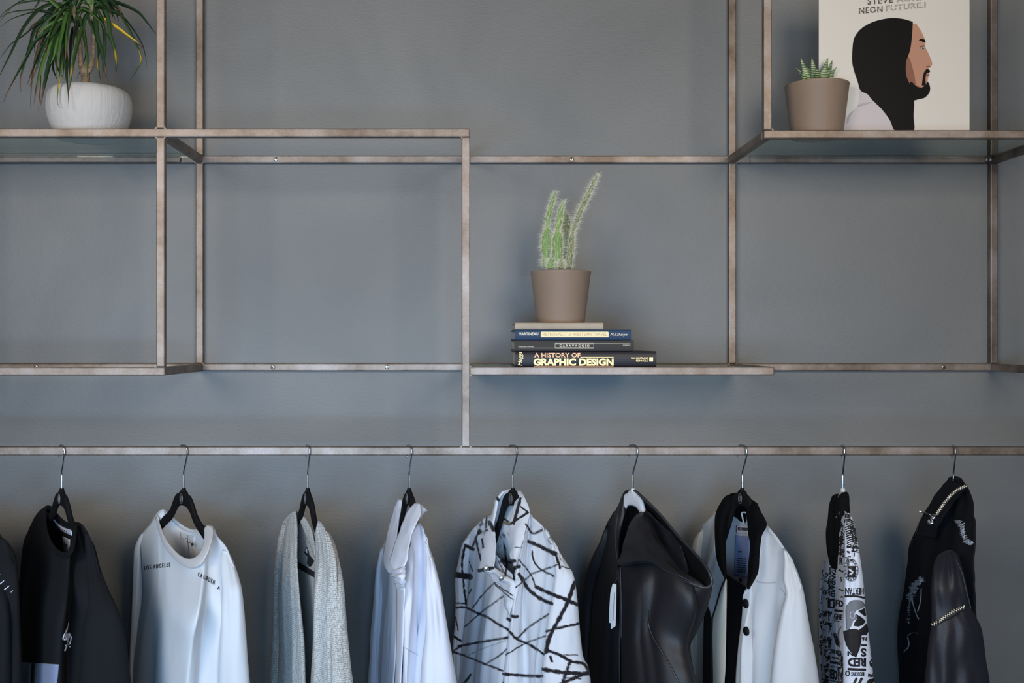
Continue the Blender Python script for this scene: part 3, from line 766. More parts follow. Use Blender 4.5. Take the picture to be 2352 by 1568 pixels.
for key, hx, th, lab in HG:
    GS[key] = G(hx, th)
    k = 'W' if key in ('leath', 'prnt') else ('S' if key in ('shirt', 'patt', 'vars', 'deni') else 'B'); pr_ = first[k]
    loc = (GS[key].X0, YRAIL, ZRAIL); rz = -math.radians(th)
    if k not in used:
        used.add(k); pr_.location = loc; pr_.rotation_euler = (0, 0, rz); pr_['label'] = lab
    else: dup(pr_, loc, rz, lab)

# ------------------------------------------------------------------ garment tools
def smst(x): x = np.clip(x, 0, 1); return x*x*(3-2*x)
class Cloth:
    """one fabric part: surface grid plus marks laid on it"""
    def __init__(s, g, seed=0): s.g = g; s.A = Acc(); s.base = None; s.seed = seed; s.mats = []; s.col = None
    def fold(s, P, S, Tt, folds, nz, nzs):
        n3 = s.g.n3(); out = P.copy()
        for k in range(len(P)):
            f = 0.
            for (a, b, w, amp, t0, *t1) in folds:
                c = a+(b-a)*Tt[k]; r = smst((Tt[k]-t0)/.18)
                if t1: r *= 1-smst((Tt[k]-t1[0])/.15)
                f += amp*math.exp(-((S[k]-c)/w)**2)*r
            if nz: f += nz*noise.noise(Vector((S[k]*nzs[0]+s.seed*7.3, Tt[k]*nzs[1], s.seed)))
            out[k] += n3*f
        return out
    def sheet(s, top, left, right, bottom, B=.04, nu=60, nv=90, folds=(), nz=.004, nzs=(9, 3), rise=5.):
        tp, bt = crv(top, nu), crv(bottom, nu); lf, rt = crv(left, nv), crv(right, nv)
        S = np.tile(np.linspace(0, 1, nu), nv); Tt = np.repeat(np.linspace(0, 1, nv), nu)
        P = []
        for j in range(nv):
            t = j/(nv-1)
            for i in range(nu):
                q = i/(nu-1)
                c = (1-t)*tp[i]+t*bt[i]+(1-q)*lf[j]+q*rt[j]-((1-q)*(1-t)*tp[0]+q*(1-t)*tp[-1]+(1-q)*t*bt[0]+q*t*bt[-1])
                v = c[2]+B*(4*q*(1-q))**.6*smst(t*rise)
                P.append(s.g.T(c[0], c[1], v))
        P = s.fold(np.array(P), S, Tt, folds, nz, nzs)
        s.A.add((P, grid_faces(nu, nv))); s.base = 1
        return s
    def ribbon(s, ea, eb, bul=.004, nu=40, nw=9, close=False, nz=0.):
        a, b = crv(ea, nu), crv(eb, nu); P = []
        for k in range(nw):
            t = k/(nw-1)
            for i in range(nu):
                c = a[i]*(1-t)+b[i]*t; P.append(s.g.T(c[0], c[1], c[2]+bul*math.sin(math.pi*t)))
        P = np.array(P)
        if nz:
            P = s.fold(P, np.tile(np.linspace(0, 1, nu), nw), np.repeat(np.linspace(0, 1, nw), nu), (), nz, (7, 2))
        s.A.add((P, grid_faces(nu, nw))); return s
    def tube(s, secs, ratio=.75, n=40, nv=90, nz=.003, nzs=(1.6, 6), cap=True, folds=()):
        """secs: xL,yL,xR,yR,v"""
        c = crv([((a+c_)/2, (b+d)/2, (c_-a)/2, (d-b)/2, v) for a, b, c_, d, v in secs], nv)
        P = []; vd = None
        for j in range(nv):
            o = s.g.T(c[j][0], c[j][1], c[j][4]); D = o[1]-CAM.y
            e1 = np.array([c[j][2], 0, -c[j][3]])/F*D; r = np.linalg.norm(e1)
            vd = np.array([o[0]-CAM.x, o[1]-CAM.y, 0]); vd /= np.linalg.norm(vd)
            e1 = e1-vd*np.dot(e1, vd)*.0
            for i in range(n):
                a = 2*math.pi*i/n; ca, sa = math.cos(a), math.sin(a)
                w = 1+nz/max(r, .01)*noise.noise(Vector((ca*nzs[0]*1.3+s.seed*3, sa*nzs[0]*1.3, j/nv*nzs[1]+s.seed)))*(1-abs(ca)**6)
                for (a0, wd, amp) in folds:
                    dd = (a-a0+math.pi) % (2*math.pi)-math.pi; w += amp*math.exp(-(dd/wd)**2)
                P.append(o+e1*ca+vd*r*ratio*sa*w)
        Fc = grid_faces(n, nv, 0, True)
        if cap: Fc.append(tuple(range(n)))
        s.A.add((np.array(P), Fc)); return s
    def bvh(s):
        V = np.vstack(s.A.V); return BVHTree.FromPolygons([tuple(v) for v in V], [f for f in s.A.F])
    def freeze(s): s._b = s.bvh(); return s
    def hit(s, px, py, off=.0019):
        d = Vector(((px-CX)/F, 1, -(py-CY)/F)).normalized()
        p, nrm, i, dist = s._b.ray_cast(CAM, d)
        if p is None: return None
        if nrm.dot(d) > 0: nrm = -nrm
        return np.array(p+nrm*off*.5-d*off*.5)
    def mark(s, P2, Fc, m, off=.0019):
        V = [s.hit(a, b, off) for a, b in P2]
        ok = [i for i, v in enumerate(V) if v is not None]
        if not ok: return
        rm = {j: i for i, j in enumerate(ok)}
        F2 = [tuple(rm[i] for i in f) for f in Fc if all(i in rm for i in f)]
        F2 = [f for f in F2 if max(np.linalg.norm(V[ok[f[0]]]-V[ok[i]]) for i in f) < .06]
        if F2: s.A.add(([V[i] for i in ok], F2), s.mi(m))
    def mi(s, m):
        if m not in s.mats: s.mats.append(m)
        return 1+s.mats.index(m)
    def line(s, pts, w, m, off=.0019, jit=0., smooth=True):
        P = np.asarray(pts, float); L = np.linalg.norm(np.diff(P, axis=0), axis=1).sum(); n = max(3, int(L/3))
        c = crv(pts, n) if smooth else np.stack([np.interp(np.linspace(0, len(P)-1, n), range(len(P)), P[:, k]) for k in (0, 1)], 1)
        T = np.gradient(c, axis=0); T /= np.linalg.norm(T, axis=1)[:, None]+1e-9; N_ = np.stack([-T[:, 1], T[:, 0]], 1)
        ww = np.array([w/2*(1+jit*rnd.uniform(-1, 1)) for _ in range(n)])[:, None]
        P2 = np.vstack([c+N_*ww, c-N_*ww]); s.mark(P2, [(i, i+1, n+i+1, n+i) for i in range(n-1)], m, off)
    def patch(s, q, m, off=.0019, nu=12, nv=12):
        g = np.array([(i/(nu-1), 1-j/(nv-1)) for j in range(nv) for i in range(nu)]); s.mark(quadmap(g, q), grid_faces(nu, nv), m, off)
    def text(s, t, q, m, off=.0019, **k):
        V, Fc = textmesh(t, **k); s.mark(quadmap(V, q), Fc, m, off)
    def fan(s, pts, m, off=.0019):
        """filled outline, laid on the cloth in thin strips so that it follows the curve"""
        P = np.asarray(pts, float); y0, y1 = P[:, 1].min()+.01, P[:, 1].max()-.01; n = max(3, int((y1-y0)/1.6)+1); N = len(P)
        rows = []
        for y in np.linspace(y0, y1, n):
            xs = []
            for k in range(N):
                a, b = P[k], P[(k+1) % N]
                if (a[1] <= y) != (b[1] <= y): xs.append(a[0]+(y-a[1])/(b[1]-a[1])*(b[0]-a[0]))
            rows.append((y, sorted(xs)))
        V, Fc = [], []
        for (ya, xa), (yb, xb) in zip(rows[:-1], rows[1:]):
            if len(xa) != len(xb): continue
            for q in range(0, len(xa)-1, 2):
                w = max(xa[q+1]-xa[q], xb[q+1]-xb[q]); k = max(1, int(w/2.5)); b0 = len(V)
                for t in np.linspace(0, 1, k+1): V.append((xa[q]+(xa[q+1]-xa[q])*t, ya))
                for t in np.linspace(0, 1, k+1): V.append((xb[q]+(xb[q+1]-xb[q])*t, yb))
                Fc += [(b0+i, b0+i+1, b0+k+2+i, b0+k+1+i) for i in range(k)]
        if V: s.mark(np.array(V), Fc, m, off)
    def build(s, name, m, parent, th=.0016, col=False):
        V = np.vstack(s.A.V)
        o = mk(name, V, s.A.F, [m]+s.mats, parent, s.A.M, True)
        if th: solid(o, th)
        return o
def off_v(pts, dv=0., dx=0., dy=0.): return [(a+dx, b+dy, c+dv) for a, b, c in pts]
def setv(pts, v): return [(a, b, v) for a, b, *_ in pts]
def cloth_mat(name, c, rough=.9, bump=.35, bscale=900, sheen=.1, var=0.03, **k): return mat(name, c, rough, bump=bump, bscale=bscale, sheen=sheen, var=var, vscale=6, spec=.15, **k)
def gthing(name, label, cat, g):
    return thing(name, label, cat, (g.X0, YRAIL, ZRAIL-.09), 'clothes hanging on the steel rail')
def back(g, top, left, right, bottom, name, m, parent, B=-.04, nu=40, nv=50, seed=3, marks=None, nz=.003):
    c = Cloth(g, seed); c.sheet(top, left, right, bottom, B, nu, nv, nz=nz)
    if marks: c.freeze(); marks(c)
    return c.build(name, m, parent)
HB = 2060

# =================================================================== white sweatshirt
g = GS['sweat']; t_ = gthing('sweatshirt', 'white crew neck sweatshirt with tiny chest lettering, on the wide black hanger', 'sweatshirt', g)
M['sweat'] = cloth_mat('white_jersey', lin(200, 204, 210), bump=.25)
M['sweatrib'] = cloth_mat('white_rib', lin(192, 190, 190), bump=.5, bscale=500)
M['ink'] = mat('dark_ink', lin(40, 40, 46), .8)
left = [(322, 1232, 0), (325, 1290, .008), (326, 1380, .008), (315, 1435, .0), (303, 1507, 0), (297, 1568, 0), (290, 1720, 0), (285, HB, 0)]
right = [(545, 1325, 0), (532, 1400, 0), (522, 1500, 0), (520, 1568, 0), (525, 1750, 0), (530, HB+30, 0)]
bottom = [(285, HB, 0), (400, HB+30, .03), (530, HB+30, 0)]
top = [(322, 1232, 0), (342, 1207, 0), (363, 1183, .002), (366, 1208, .012), (378, 1242, .028), (400, 1274, .04), (437, 1298, .046), (459, 1288, .042), (474, 1258, .028), (486, 1216, .004), (500, 1232, 0), (522, 1261, 0), (545, 1325, 0)]
c = Cloth(g, 1).sheet(top, left, right, bottom, .045, 90, 110, folds=((.20, .22, .05, -.010, .2), (.12, .12, .06, .005, .1), (.60, .52, .09, .006, .3), (.74, .74, .06, .004, .3), (.86, .86, .05, -.008, .3)), nz=.004)
c.freeze()
c.text('LOS ANGELES', [(333, 1299), (392, 1291.5), (392, 1301), (333, 1308.5)], M['ink'], space=1.5, bold=-.004)
c.text('CALIFORN', [(457, 1314), (494, 1333), (492, 1344), (456, 1323)], M['ink'], space=1.5, bold=-.004)
c.text('A', [(501, 1345), (506, 1348), (504, 1355), (499, 1353)], M['ink'])
c.build('front_panel', M['sweat'], t_)
btop = [(322, 1232, 0), (342, 1207, -.002), (372, 1170, -.004), (400, 1192, -.028), (427, 1212, -.035), (449, 1218, -.034), (472, 1208, -.016), (484, 1206, -.004), (500, 1232, 0), (522, 1261, 0), (545, 1325, 0)]
def mk_sw(c):
    M['label_w'] = mat('woven_label', lin(196, 198, 205), .8)
    c.patch([(415, 1222), (449, 1232), (447, 1250), (417, 1238)], M['label_w'])
    c.text('LA', [(421, 1227), (432, 1230), (432, 1240), (421, 1237)], M['ink'])
back(g, btop, left, right, bottom, 'back_panel', M['sweat'], t_, -.015, 60, 70, marks=mk_sw)
ib = [(362, 1182, -.002), (368, 1206, .012), (380, 1235, .028), (398, 1260, .038), (417, 1277, .044), (435, 1283, .046), (452, 1277, .042), (465, 1257, .03), (470, 1232, .014), (470, 1213, .004), (476, 1206, .0)]
ob = [(358, 1190, .0), (364, 1216, .012), (376, 1249, .030), (398, 1279, .042), (418, 1296, .048), (438, 1304, .050), (460, 1297, .046), (477, 1270, .034), (487, 1240, .018), (490, 1218, .004), (488, 1210, 0)]
Cloth(g).ribbon(off_v(ib, .002), off_v(ob, .0025), .0012, 60).build('neckband', M['sweatrib'], t_, .002)
i2 = [(362, 1182, -.002), (368, 1172, -.006), (377, 1169, -.01), (400, 1190, -.026), (427, 1210, -.034), (449, 1216, -.033), (470, 1207, -.014), (482, 1205, -.003)]
o2 = [(366, 1190, -.002), (371, 1184, -.008), (380, 1182, -.012), (400, 1202, -.028), (427, 1221, -.036), (449, 1228, -.035), (472, 1218, -.016), (486, 1214, -.003)]
Cloth(g).ribbon(i2, o2, .002, 50).build('back_neckband', M['sweatrib'], t_, .002)
Cloth(g, 2).tube([(324, 1226, 336, 1218, 0), (314, 1246, 334, 1240, 0), (309, 1262, 331, 1266, 0), (307, 1300, 329, 1304, -.004), (305, 1362, 327, 1366, -.01), (302, 1430, 322, 1434, -.016), (299, 1500, 318, 1504, -.02), (298, 1600, 322, 1604, -.03), (300, 1800, 325, 1800, -.03)], .9, folds=((4.4, .3, -.1),)).build('sleeve', M['sweat'], t_)
Cloth(g, 3).tube([(512, 1262, 526, 1268, .0), (508, 1288, 538, 1296, .004), (508, 1318, 548, 1326, .008), (511, 1350, 554, 1350, .012), (509, 1400, 560, 1398, .012), (508, 1435, 564, 1450, .012), (504, 1507, 569, 1520, .012), (502, 1568, 573, 1568, .012), (500, 1700, 578, 1700, .012), (505, 1900, 575, 1900, .012)], .8, folds=((4.2, .25, -.12), (5.2, .3, .06))).build('sleeve', M['sweat'], t_)
P = [g.T(430, 1229, -.028), g.T(432, 1250, -.02), g.T(434, 1270, -.01), g.T(435.5, 1282, .02)]
A = Acc(); M['cord'] = mat('dark_cord', lin(30, 28, 32), .8); A.add(tube3(P, .0006, 6)); A.add(tube3([g.T(431.5, 1247, -.02), g.T(436, 1245, -.018), g.T(442, 1250, -.015)], .0005, 6)); A.add(blob(g.T(442, 1250, -.015), .0028, (1, 1, 1.2)))
A.build('tag_cord', [M['cord']], t_)

# =================================================================== black crew neck with script
g = GS['tee']; t_ = gthing('crew_neck_top', 'black long sleeved crew neck with white script logo and grey lower block', 'top', g)
M['blk'] = cloth_mat('black_jersey', lin(24, 25, 28), sheen=.0)
M['blkrib'] = cloth_mat('black_rib', lin(16, 16, 18), bump=.5, bscale=500, sheen=.0)
M['whtprint'] = mat('white_print', lin(196, 200, 214), .7)
M['greyblk'] = cloth_mat('grey_blue_block', lin(128, 138, 168))
left = [(60, 1236, 0), (54, 1300, .0), (46, 1380, 0), (36, 1450, 0), (28, 1520, 0), (24, 1568, 0), (15, 1750, 0), (5, HB, 0)]
right = [(228, 1310, 0), (226, 1400, 0), (220, 1500, 0), (220, 1568, 0), (225, 1750, 0), (230, HB+20, 0)]
bottom = [(5, HB, 0), (110, HB+20, .03), (230, HB+20, 0)]
top = [(60, 1236, 0), (69, 1209, 0), (99, 1178, .0), (101, 1205, .015), (108, 1238, .03), (124, 1264, .04), (146, 1276, .044), (160, 1268, .038), (168, 1240, .022), (172, 1203, .003), (190, 1208, 0), (208, 1238, 0), (228, 1310, 0)]
c = Cloth(g, 11).sheet(top, left, right, bottom, .04, 80, 100, folds=((.3, .32, .1, .005, .3), (.75, .77, .07, -.006, .3))); c.freeze()
z4 = lambda P: [(x/3.843, 1160+y/3.843) for x, y in P]
for pts, w in (([(608, 1032), (585, 1100), (552, 1180)], 2.2), ([(552, 1182), (560, 1150), (575, 1120), (580, 1135), (562, 1190)], 1.8), ([(576, 1190), (596, 1120), (590, 1180), (612, 1125)], 1.8),
               ([(612, 1125), (596, 1200), (585, 1240), (568, 1285)], 2.4), ([(600, 1135), (620, 1130), (612, 1170), (598, 1195)], 1.8), ([(620, 1160), (630, 1150), (628, 1190), (606, 1235)], 1.8), ([(572, 1240), (590, 1225)], 2.2), ([(615, 1245), (620, 1252)], 3.4), ([(604, 1218), (618, 1228), (624, 1210)], 1.8)):
    c.line(z4(pts), w, M['whtprint'])
c.patch([(28.5, 1519), (135.5, 1525), (131, 1575), (26, 1575)], M['greyblk'], nu=20)
c.patch([(26, 1575), (131, 1575), (125, 1700), (20, 1700)], M['greyblk'], nu=20)
c.build('front_panel', M['blk'], t_)
btop = [(60, 1236, 0), (69, 1209, 0), (100, 1166, -.004), (118, 1172, -.014), (135, 1188, -.018), (155, 1204, -.018), (169, 1210, -.008), (174, 1198, -.004), (190, 1208, 0), (208, 1238, 0), (228, 1310, 0)]
def mk_te(c):
    a = crv([(121, 1186), (132, 1200), (148, 1211), (167.5, 1217)], 14); b = crv([(122.5, 1194), (133, 1209), (149, 1221.5), (167.5, 1230)], 14)
    P2 = np.vstack([a, b]); c.mark(P2, [(i, i+1, 15+i, 14+i) for i in range(13)], M['whtprint'])
    for k in range(9):
        t = k/8; p = a[2+k]*.4+b[2+k]*.6; c.line([p+(-.8, -1.6), p+(.8, 1.6)], 1.2, M['ink'], .003, smooth=False)
    c.fan([(144.5, 1231), (162, 1239), (161.5, 1254), (157, 1267), (149, 1274), (146, 1261)], M['whtprint'])
    c.text('hp', [(150, 1245), (157, 1247), (157, 1257), (150, 1255)], M['ink'], .003)
back(g, btop, left, right, bottom, 'back_panel', M['blk'], t_, -.01, 60, 70, marks=mk_te)
ib = [(107, 1166, 0), (106, 1190, .01), (110, 1220, .022), (122, 1248, .034), (140, 1266, .042), (152, 1268, .042), (161, 1256, .034), (166, 1232, .02), (168, 1208, .006)]
ob = [(99, 1172, 0), (98, 1192, .01), (101, 1224, .022), (112, 1254, .034), (134, 1276, .044), (154, 1280, .046), (168, 1266, .038), (175, 1236, .022), (178, 1202, .004)]
Cloth(g).ribbon(off_v(ib, .003), off_v(ob, .003), .002, 50).build('neckband', M['blkrib'], t_, .002)
Cloth(g).ribbon([(99, 1172, 0), (104, 1163, -.006), (116, 1162, -.012), (128, 1176, -.015), (148, 1196, -.017), (168, 1203, -.007), (178, 1202, 0)], [(106, 1178, 0), (110, 1172, -.006), (120, 1177, -.012), (132, 1189, -.016), (150, 1205, -.018), (167, 1211, -.009), (174, 1212, 0)], .005, 40).build('back_neckband', M['blkrib'], t_, .002)
Cloth(g, 12).tube([(196, 1222, 206, 1234, 0), (196, 1250, 217, 1256, 0), (200, 1300, 230, 1305, .004), (204, 1345, 247, 1350, .008), (202, 1395, 269, 1397, .01), (194, 1432, 281, 1434, .01), (189, 1472, 289, 1474, .01), (186, 1524, 295, 1526, .01), (182, 1568, 300, 1568, .01), (180, 1700, 300, 1700, .01), (190, 1900, 280, 1900, .01)], .6, folds=((4.4, .35, -.1),)).build('sleeve', M['blk'], t_)
Cloth(g, 13).tube([(64, 1222, 76, 1212, 0), (56, 1240, 80, 1236, 0), (50, 1280, 82, 1280, -.005), (42, 1360, 80, 1360, -.012), (30, 1450, 70, 1450, -.02), (20, 1568, 60, 1568, -.025), (10, 1800, 60, 1800, -.03)], .8).build('sleeve', M['blk'], t_)

# =================================================================== black top cut by the left edge
g = GS['left']; t_ = gthing('black_top', 'black top with white brush marks, cut off by the left edge of the rail', 'top', g)
left = [(-160, 1225, 0), (-175, 1400, 0), (-185, 1568, 0), (-200, HB, 0)]
right = [(28, 1290, 0), (30, 1400, 0), (30, 1568, 0), (20, HB+10, 0)]
bottom = [(-200, HB, 0), (-90, HB+20, .03), (20, HB+10, 0)]
top = [(-160, 1225, 0), (-130, 1195, 0), (-104, 1178, 0), (-100, 1230, .02), (-65, 1280, .04), (-35, 1240, .02), (-25, 1205, .003), (0, 1228, 0), (28, 1290, 0)]
c = Cloth(g, 21).sheet(top, left, right, bottom, .04, 60, 70); c.build('front_panel', M['blk'], t_)
back(g, [(-160, 1225, 0), (-130, 1195, 0), (-104, 1172, -.004), (-65, 1205, -.03), (-25, 1200, -.004), (0, 1228, 0), (28, 1290, 0)], left, right, bottom, 'back_panel', M['blk'], t_)
c = Cloth(g, 22).tube([(2, 1234, 16, 1242, 0), (-4, 1262, 32, 1268, .0), (-6, 1300, 39, 1304, .006), (-10, 1360, 44, 1362, .01), (-14, 1450, 47, 1450, .01), (-16, 1568, 50, 1568, .01), (-16, 1900, 40, 1900, .01)], .7); c.freeze()
for q, w in (([(-8, 1349), (10, 1333)], 1.6), ([(-6, 1366), (8, 1356), (22, 1345)], 1.6), ([(25, 1360), (27, 1358)], 1.4), ([(28, 1357), (30, 1356)], 1.2), ([(-4, 1322), (1, 1318)], 1.2)): c.line(q, w, M['whtprint'], jit=.4)
c.build('sleeve', M['blk'], t_)
Cloth(g, 23).tube([(-158, 1222, -140, 1212, 0), (-172, 1260, -140, 1260, 0), (-180, 1400, -150, 1400, -.01), (-190, 1900, -150, 1900, -.02)], .8, nv=40).build('sleeve', M['blk'], t_)

# =================================================================== knit cardigan
def knit(name, c1, c2):
    m = mat(name, c1, .95, sheen=.3); nt = m.node_tree; N = nt.nodes; L = nt.links; b = N['Principled BSDF']
    tc = N.new('ShaderNodeTexCoord'); mp = N.new('ShaderNodeMapping'); mp.inputs['Scale'].default_value = (520, 520, 260)
    L.new(tc.outputs['Object'], mp.inputs[0])
    nz = N.new('ShaderNodeTexNoise'); nz.inputs['Scale'].default_value = 1; nz.inputs['Detail'].default_value = 3; L.new(mp.outputs[0], nz.inputs['Vector'])
    wv = N.new('ShaderNodeTexWave'); wv.bands_direction = 'Z'; wv.inputs['Scale'].default_value = 85; wv.inputs['Distortion'].default_value = 7; wv.inputs['Detail'].default_value = 3; wv.inputs['Detail Scale'].default_value = 60
    L.new(tc.outputs['Object'], wv.inputs['Vector'])
    ad = N.new('ShaderNodeMath'); ad.operation = 'MULTIPLY_ADD'; ad.inputs[1].default_value = .28; L.new(wv.outputs[0], ad.inputs[0]); L.new(nz.outputs[0], ad.inputs[2])
    cr = N.new('ShaderNodeValToRGB'); e = cr.color_ramp.elements; e[0].position = .46; e[0].color = c1; e[1].position = .74; e[1].color = c2
    L.new(ad.outputs[0], cr.inputs[0]); L.new(cr.outputs[0], b.inputs['Base Color'])
    bp = N.new('ShaderNodeBump'); bp.inputs['Strength'].default_value = .8; bp.inputs['Distance'].default_value = .002
    L.new(ad.outputs[0], bp.inputs['Height']); L.new(bp.outputs[0], b.inputs['Normal']); return m
M['knit'] = knit('pale_knit', lin(138, 136, 132), lin(236, 236, 232))
M['knitin'] = knit('pale_knit_inside', lin(168, 163, 156), lin(205, 200, 192))
g = GS['cardi']; t_ = gthing('cardigan', 'pale grey knitted open cardigan with black tape inside the back', 'cardigan', g)
zk = lambda x, y, v=0: (580+x/2.76, 1000+y/2.76, v)
lo = [(676, 1174, 0), (658, 1190, 0), (647, 1212, 0), (640, 1254, 0), (635, 1290, 0), (632, 1344, 0), (631, 1435, 0), (628, 1507, 0), (623, 1568, 0), (618, 1800, 0), (615, HB, 0)]
li = [(679, 1172, .004), (681, 1200, .010), (682, 1240, .016), (682, 1286, .020), (687, 1344, .022), (692, 1417, .024), (698, 1489, .024), (701, 1568, .024), (704, 1800, .024), (706, HB, .024)]
Cloth(g, 31).sheet([lo[0], (678, 1172, .002), li[0]], lo, li, [lo[-1], (660, HB, .02), li[-1]], .012, 90, 120, folds=((.3, .3, .05, -.012, .05), (.48, .5, .06, .009, .03), (.75, .72, .04, .006, .03), (.62, .64, .04, -.007, .1), (.88, .88, .03, -.003, .05)), nz=.003, nzs=(10, 6)).build('front_panel', M['knit'], t_, .003)
ri = [(732, 1196, .004), (726, 1217, .008), (725, 1250, .010), (725, 1290, .012), (723, 1362, .013), (721, 1435, .014), (719, 1507, .014), (715, 1568, .014), (712, 1800, .014), (710, HB, .014)]
ro = [(733, 1195, 0), (747, 1212, 0), (758, 1232, 0), (765, 1254, 0), (773, 1290, .0), (776, 1340, .0), (778, 1435, 0), (780, 1507, 0), (785, 1568, 0), (790, 1800, 0), (790, HB, 0)]
Cloth(g, 32).sheet([ri[0], (732.5, 1195.5, .002), ro[0]], ri, ro, [ri[-1], (750, HB, .01), ro[-1]], .008, 60, 100, folds=((.25, .3, .08, .010, .05), (.5, .5, .06, -.008, .1), (.7, .72, .08, .008, .1)), nz=.003, nzs=(10, 6)).build('front_panel', M['knit'], t_, .003)
def mk_ca(c):
    M['blktape'] = mat('black_tape', lin(18, 18, 19), .8)
    c.patch([(680, 1286), (724, 1313), (724, 1326), (680, 1301)], M['blktape'])
    c.fan([(706.5, 1255), (711, 1268), (709, 1279), (700.5, 1268)], M['blktape']); c.fan([(709, 1270), (716, 1279), (723, 1288), (716, 1300), (712, 1301), (707, 1294)], M['blktape'])
    c.line([(703, 1266), (707, 1260), (705.5, 1270), (709, 1266)], 1.1, M['whtprint'], .003)
btop = [(660, 1190, 0), (676, 1174, -.002), (690, 1180, -.006), (704, 1196, -.009), (717, 1222, -.010), (726, 1222, -.006), (733, 1197, 0), (747, 1212, 0)]
back(g, btop, [(660, 1190, 0), (640, 1254, 0), (632, 1344, 0), (628, 1507, 0), (623, 1568, 0), (615, HB, 0)], [(747, 1212, 0), (770, 1270, 0), (776, 1340, 0), (780, 1507, 0), (785, 1568, 0), (790, HB, 0)], [(615, HB, 0), (700, HB, -.002), (790, HB, 0)], 'back_panel', M['knitin'], t_, -.002, 60, 80, marks=mk_ca)
Cloth(g, 33).ribbon([(676, 1172, -.002), (692, 1179, -.005), (706, 1196, -.007), (718, 1224, -.007), (723, 1246, -.006)], [(683, 1192, -.001), (692, 1204, -.005), (702, 1226, -.007), (714, 1252, -.007), (724, 1280, -.005)], .002, 40).build('back_collar', M['knit'], t_, .003)
Cloth(g, 34).tube([(745, 1215, 757, 1226, 0), (750, 1240, 768, 1250, 0), (754, 1278, 777, 1286, .0), (758, 1320, 786, 1330, .0), (760, 1380, 791, 1380, 0), (761, 1435, 795, 1435, 0), (762, 1489, 800, 1489, 0), (762, 1543, 806, 1543, 0), (762, 1568, 809, 1568, 0), (765, 1900, 812, 1900, 0)], .9, nz=.006, folds=((4.6, .3, .08), (4.0, .25, -.08))).build('sleeve', M['knit'], t_, .003)
Cloth(g, 35).tube([(652, 1202, 664, 1192, 0), (643, 1226, 662, 1222, 0), (637, 1260, 660, 1262, -.004), (631, 1310, 656, 1310, -.01), (629, 1380, 652, 1380, -.012), (628, 1450, 650, 1450, -.014), (622, 1568, 648, 1568, -.016), (618, 1900, 645, 1900, -.016)], 1., nz=.006).build('sleeve', M['knit'], t_, .003)

# =================================================================== plain white shirt
M['cotton'] = cloth_mat('white_cotton', lin(206, 209, 222), .8, bump=.12)
g = GS['shirt']; t_ = gthing('dress_shirt', 'plain white cotton shirt with an upturned crumpled collar', 'shirt', g)
left = [(872, 1262, 0), (872, 1308, .004), (874, 1380, .0), (868, 1453, 0), (862, 1507, 0), (858, 1568, 0), (850, 1800, 0), (850, HB, 0)]
mid = [(908, 1312, .05), (911, 1345, .052), (912, 1400, .052), (911, 1470, .052), (909, 1530, .052), (907, 1568, .052), (905, 1800, .05), (905, HB, .05)]
c = Cloth(g, 41).sheet([(872, 1262, 0), (888, 1234, .0), (898, 1196, .004), (896, 1240, .02), (897, 1285, .036), (908, 1312, .05)], left, mid, [(850, HB, 0), (880, HB, .03), (905, HB, .05)], .012, 50, 100, folds=((.35, .4, .06, .008, .1), (.55, .6, .05, -.008, .1), (.15, .2, .05, -.006, .1), (.8, .8, .05, .005, .2)), nz=.005, nzs=(7, 4)); c.build('front_panel', M['cotton'], t_)
right = [(997, 1304, 0), (1000, 1360, 0), (998, 1453, 0), (995, 1568, 0), (1000, 1800, 0), (1000, HB, 0)]
mid2 = [(922, 1316, .054), (930, 1350, .056), (928, 1400, .056), (926, 1470, .056), (923, 1530, .056), (921, 1568, .056), (918, 1800, .054), (918, HB, .054)]
top = [(922, 1316, .054), (938, 1264, .036), (950, 1222, .014), (962, 1200, .0), (979, 1239, 0), (988, 1268, 0), (997, 1304, 0)]
c = Cloth(g, 42).sheet(top, mid2, right, [(918, HB, .054), (960, HB, .03), (1000, HB, 0)], .012, 60, 100, folds=((.3, .3, .05, .007, .1), (.42, .45, .04, -.008, .15), (.55, .6, .05, .008, .15), (.7, .75, .04, -.008, .1), (.15, .15, .04, -.005, .2)), nz=.005, nzs=(7, 4)); c.freeze()
M['stitch'] = mat('stitch_shadow', lin(178, 186, 214), .9)
c.line([(925, 1482), (945, 1496), (960, 1504)], .9, M['stitch']); c.line([(925, 1482), (923, 1530), (922, 1566)], .9, M['stitch'])
c.build('front_panel', M['cotton'], t_)
Cloth(g, 43).ribbon(off_v(mid, .003), off_v(mid2, .003), .003, 80).build('placket', M['cotton'], t_)
M['button'] = mat('pearl_button', lin(225, 228, 235), .3)
back(g, [(872, 1262, 0), (888, 1232, 0), (905, 1190, -.004), (925, 1190, -.015), (945, 1196, -.013), (962, 1200, -.002), (979, 1239, 0), (997, 1304, 0)], left, right, [(850, HB, 0), (930, HB, -.03), (1000, HB, 0)], 'back_panel', M['cotton'], t_)
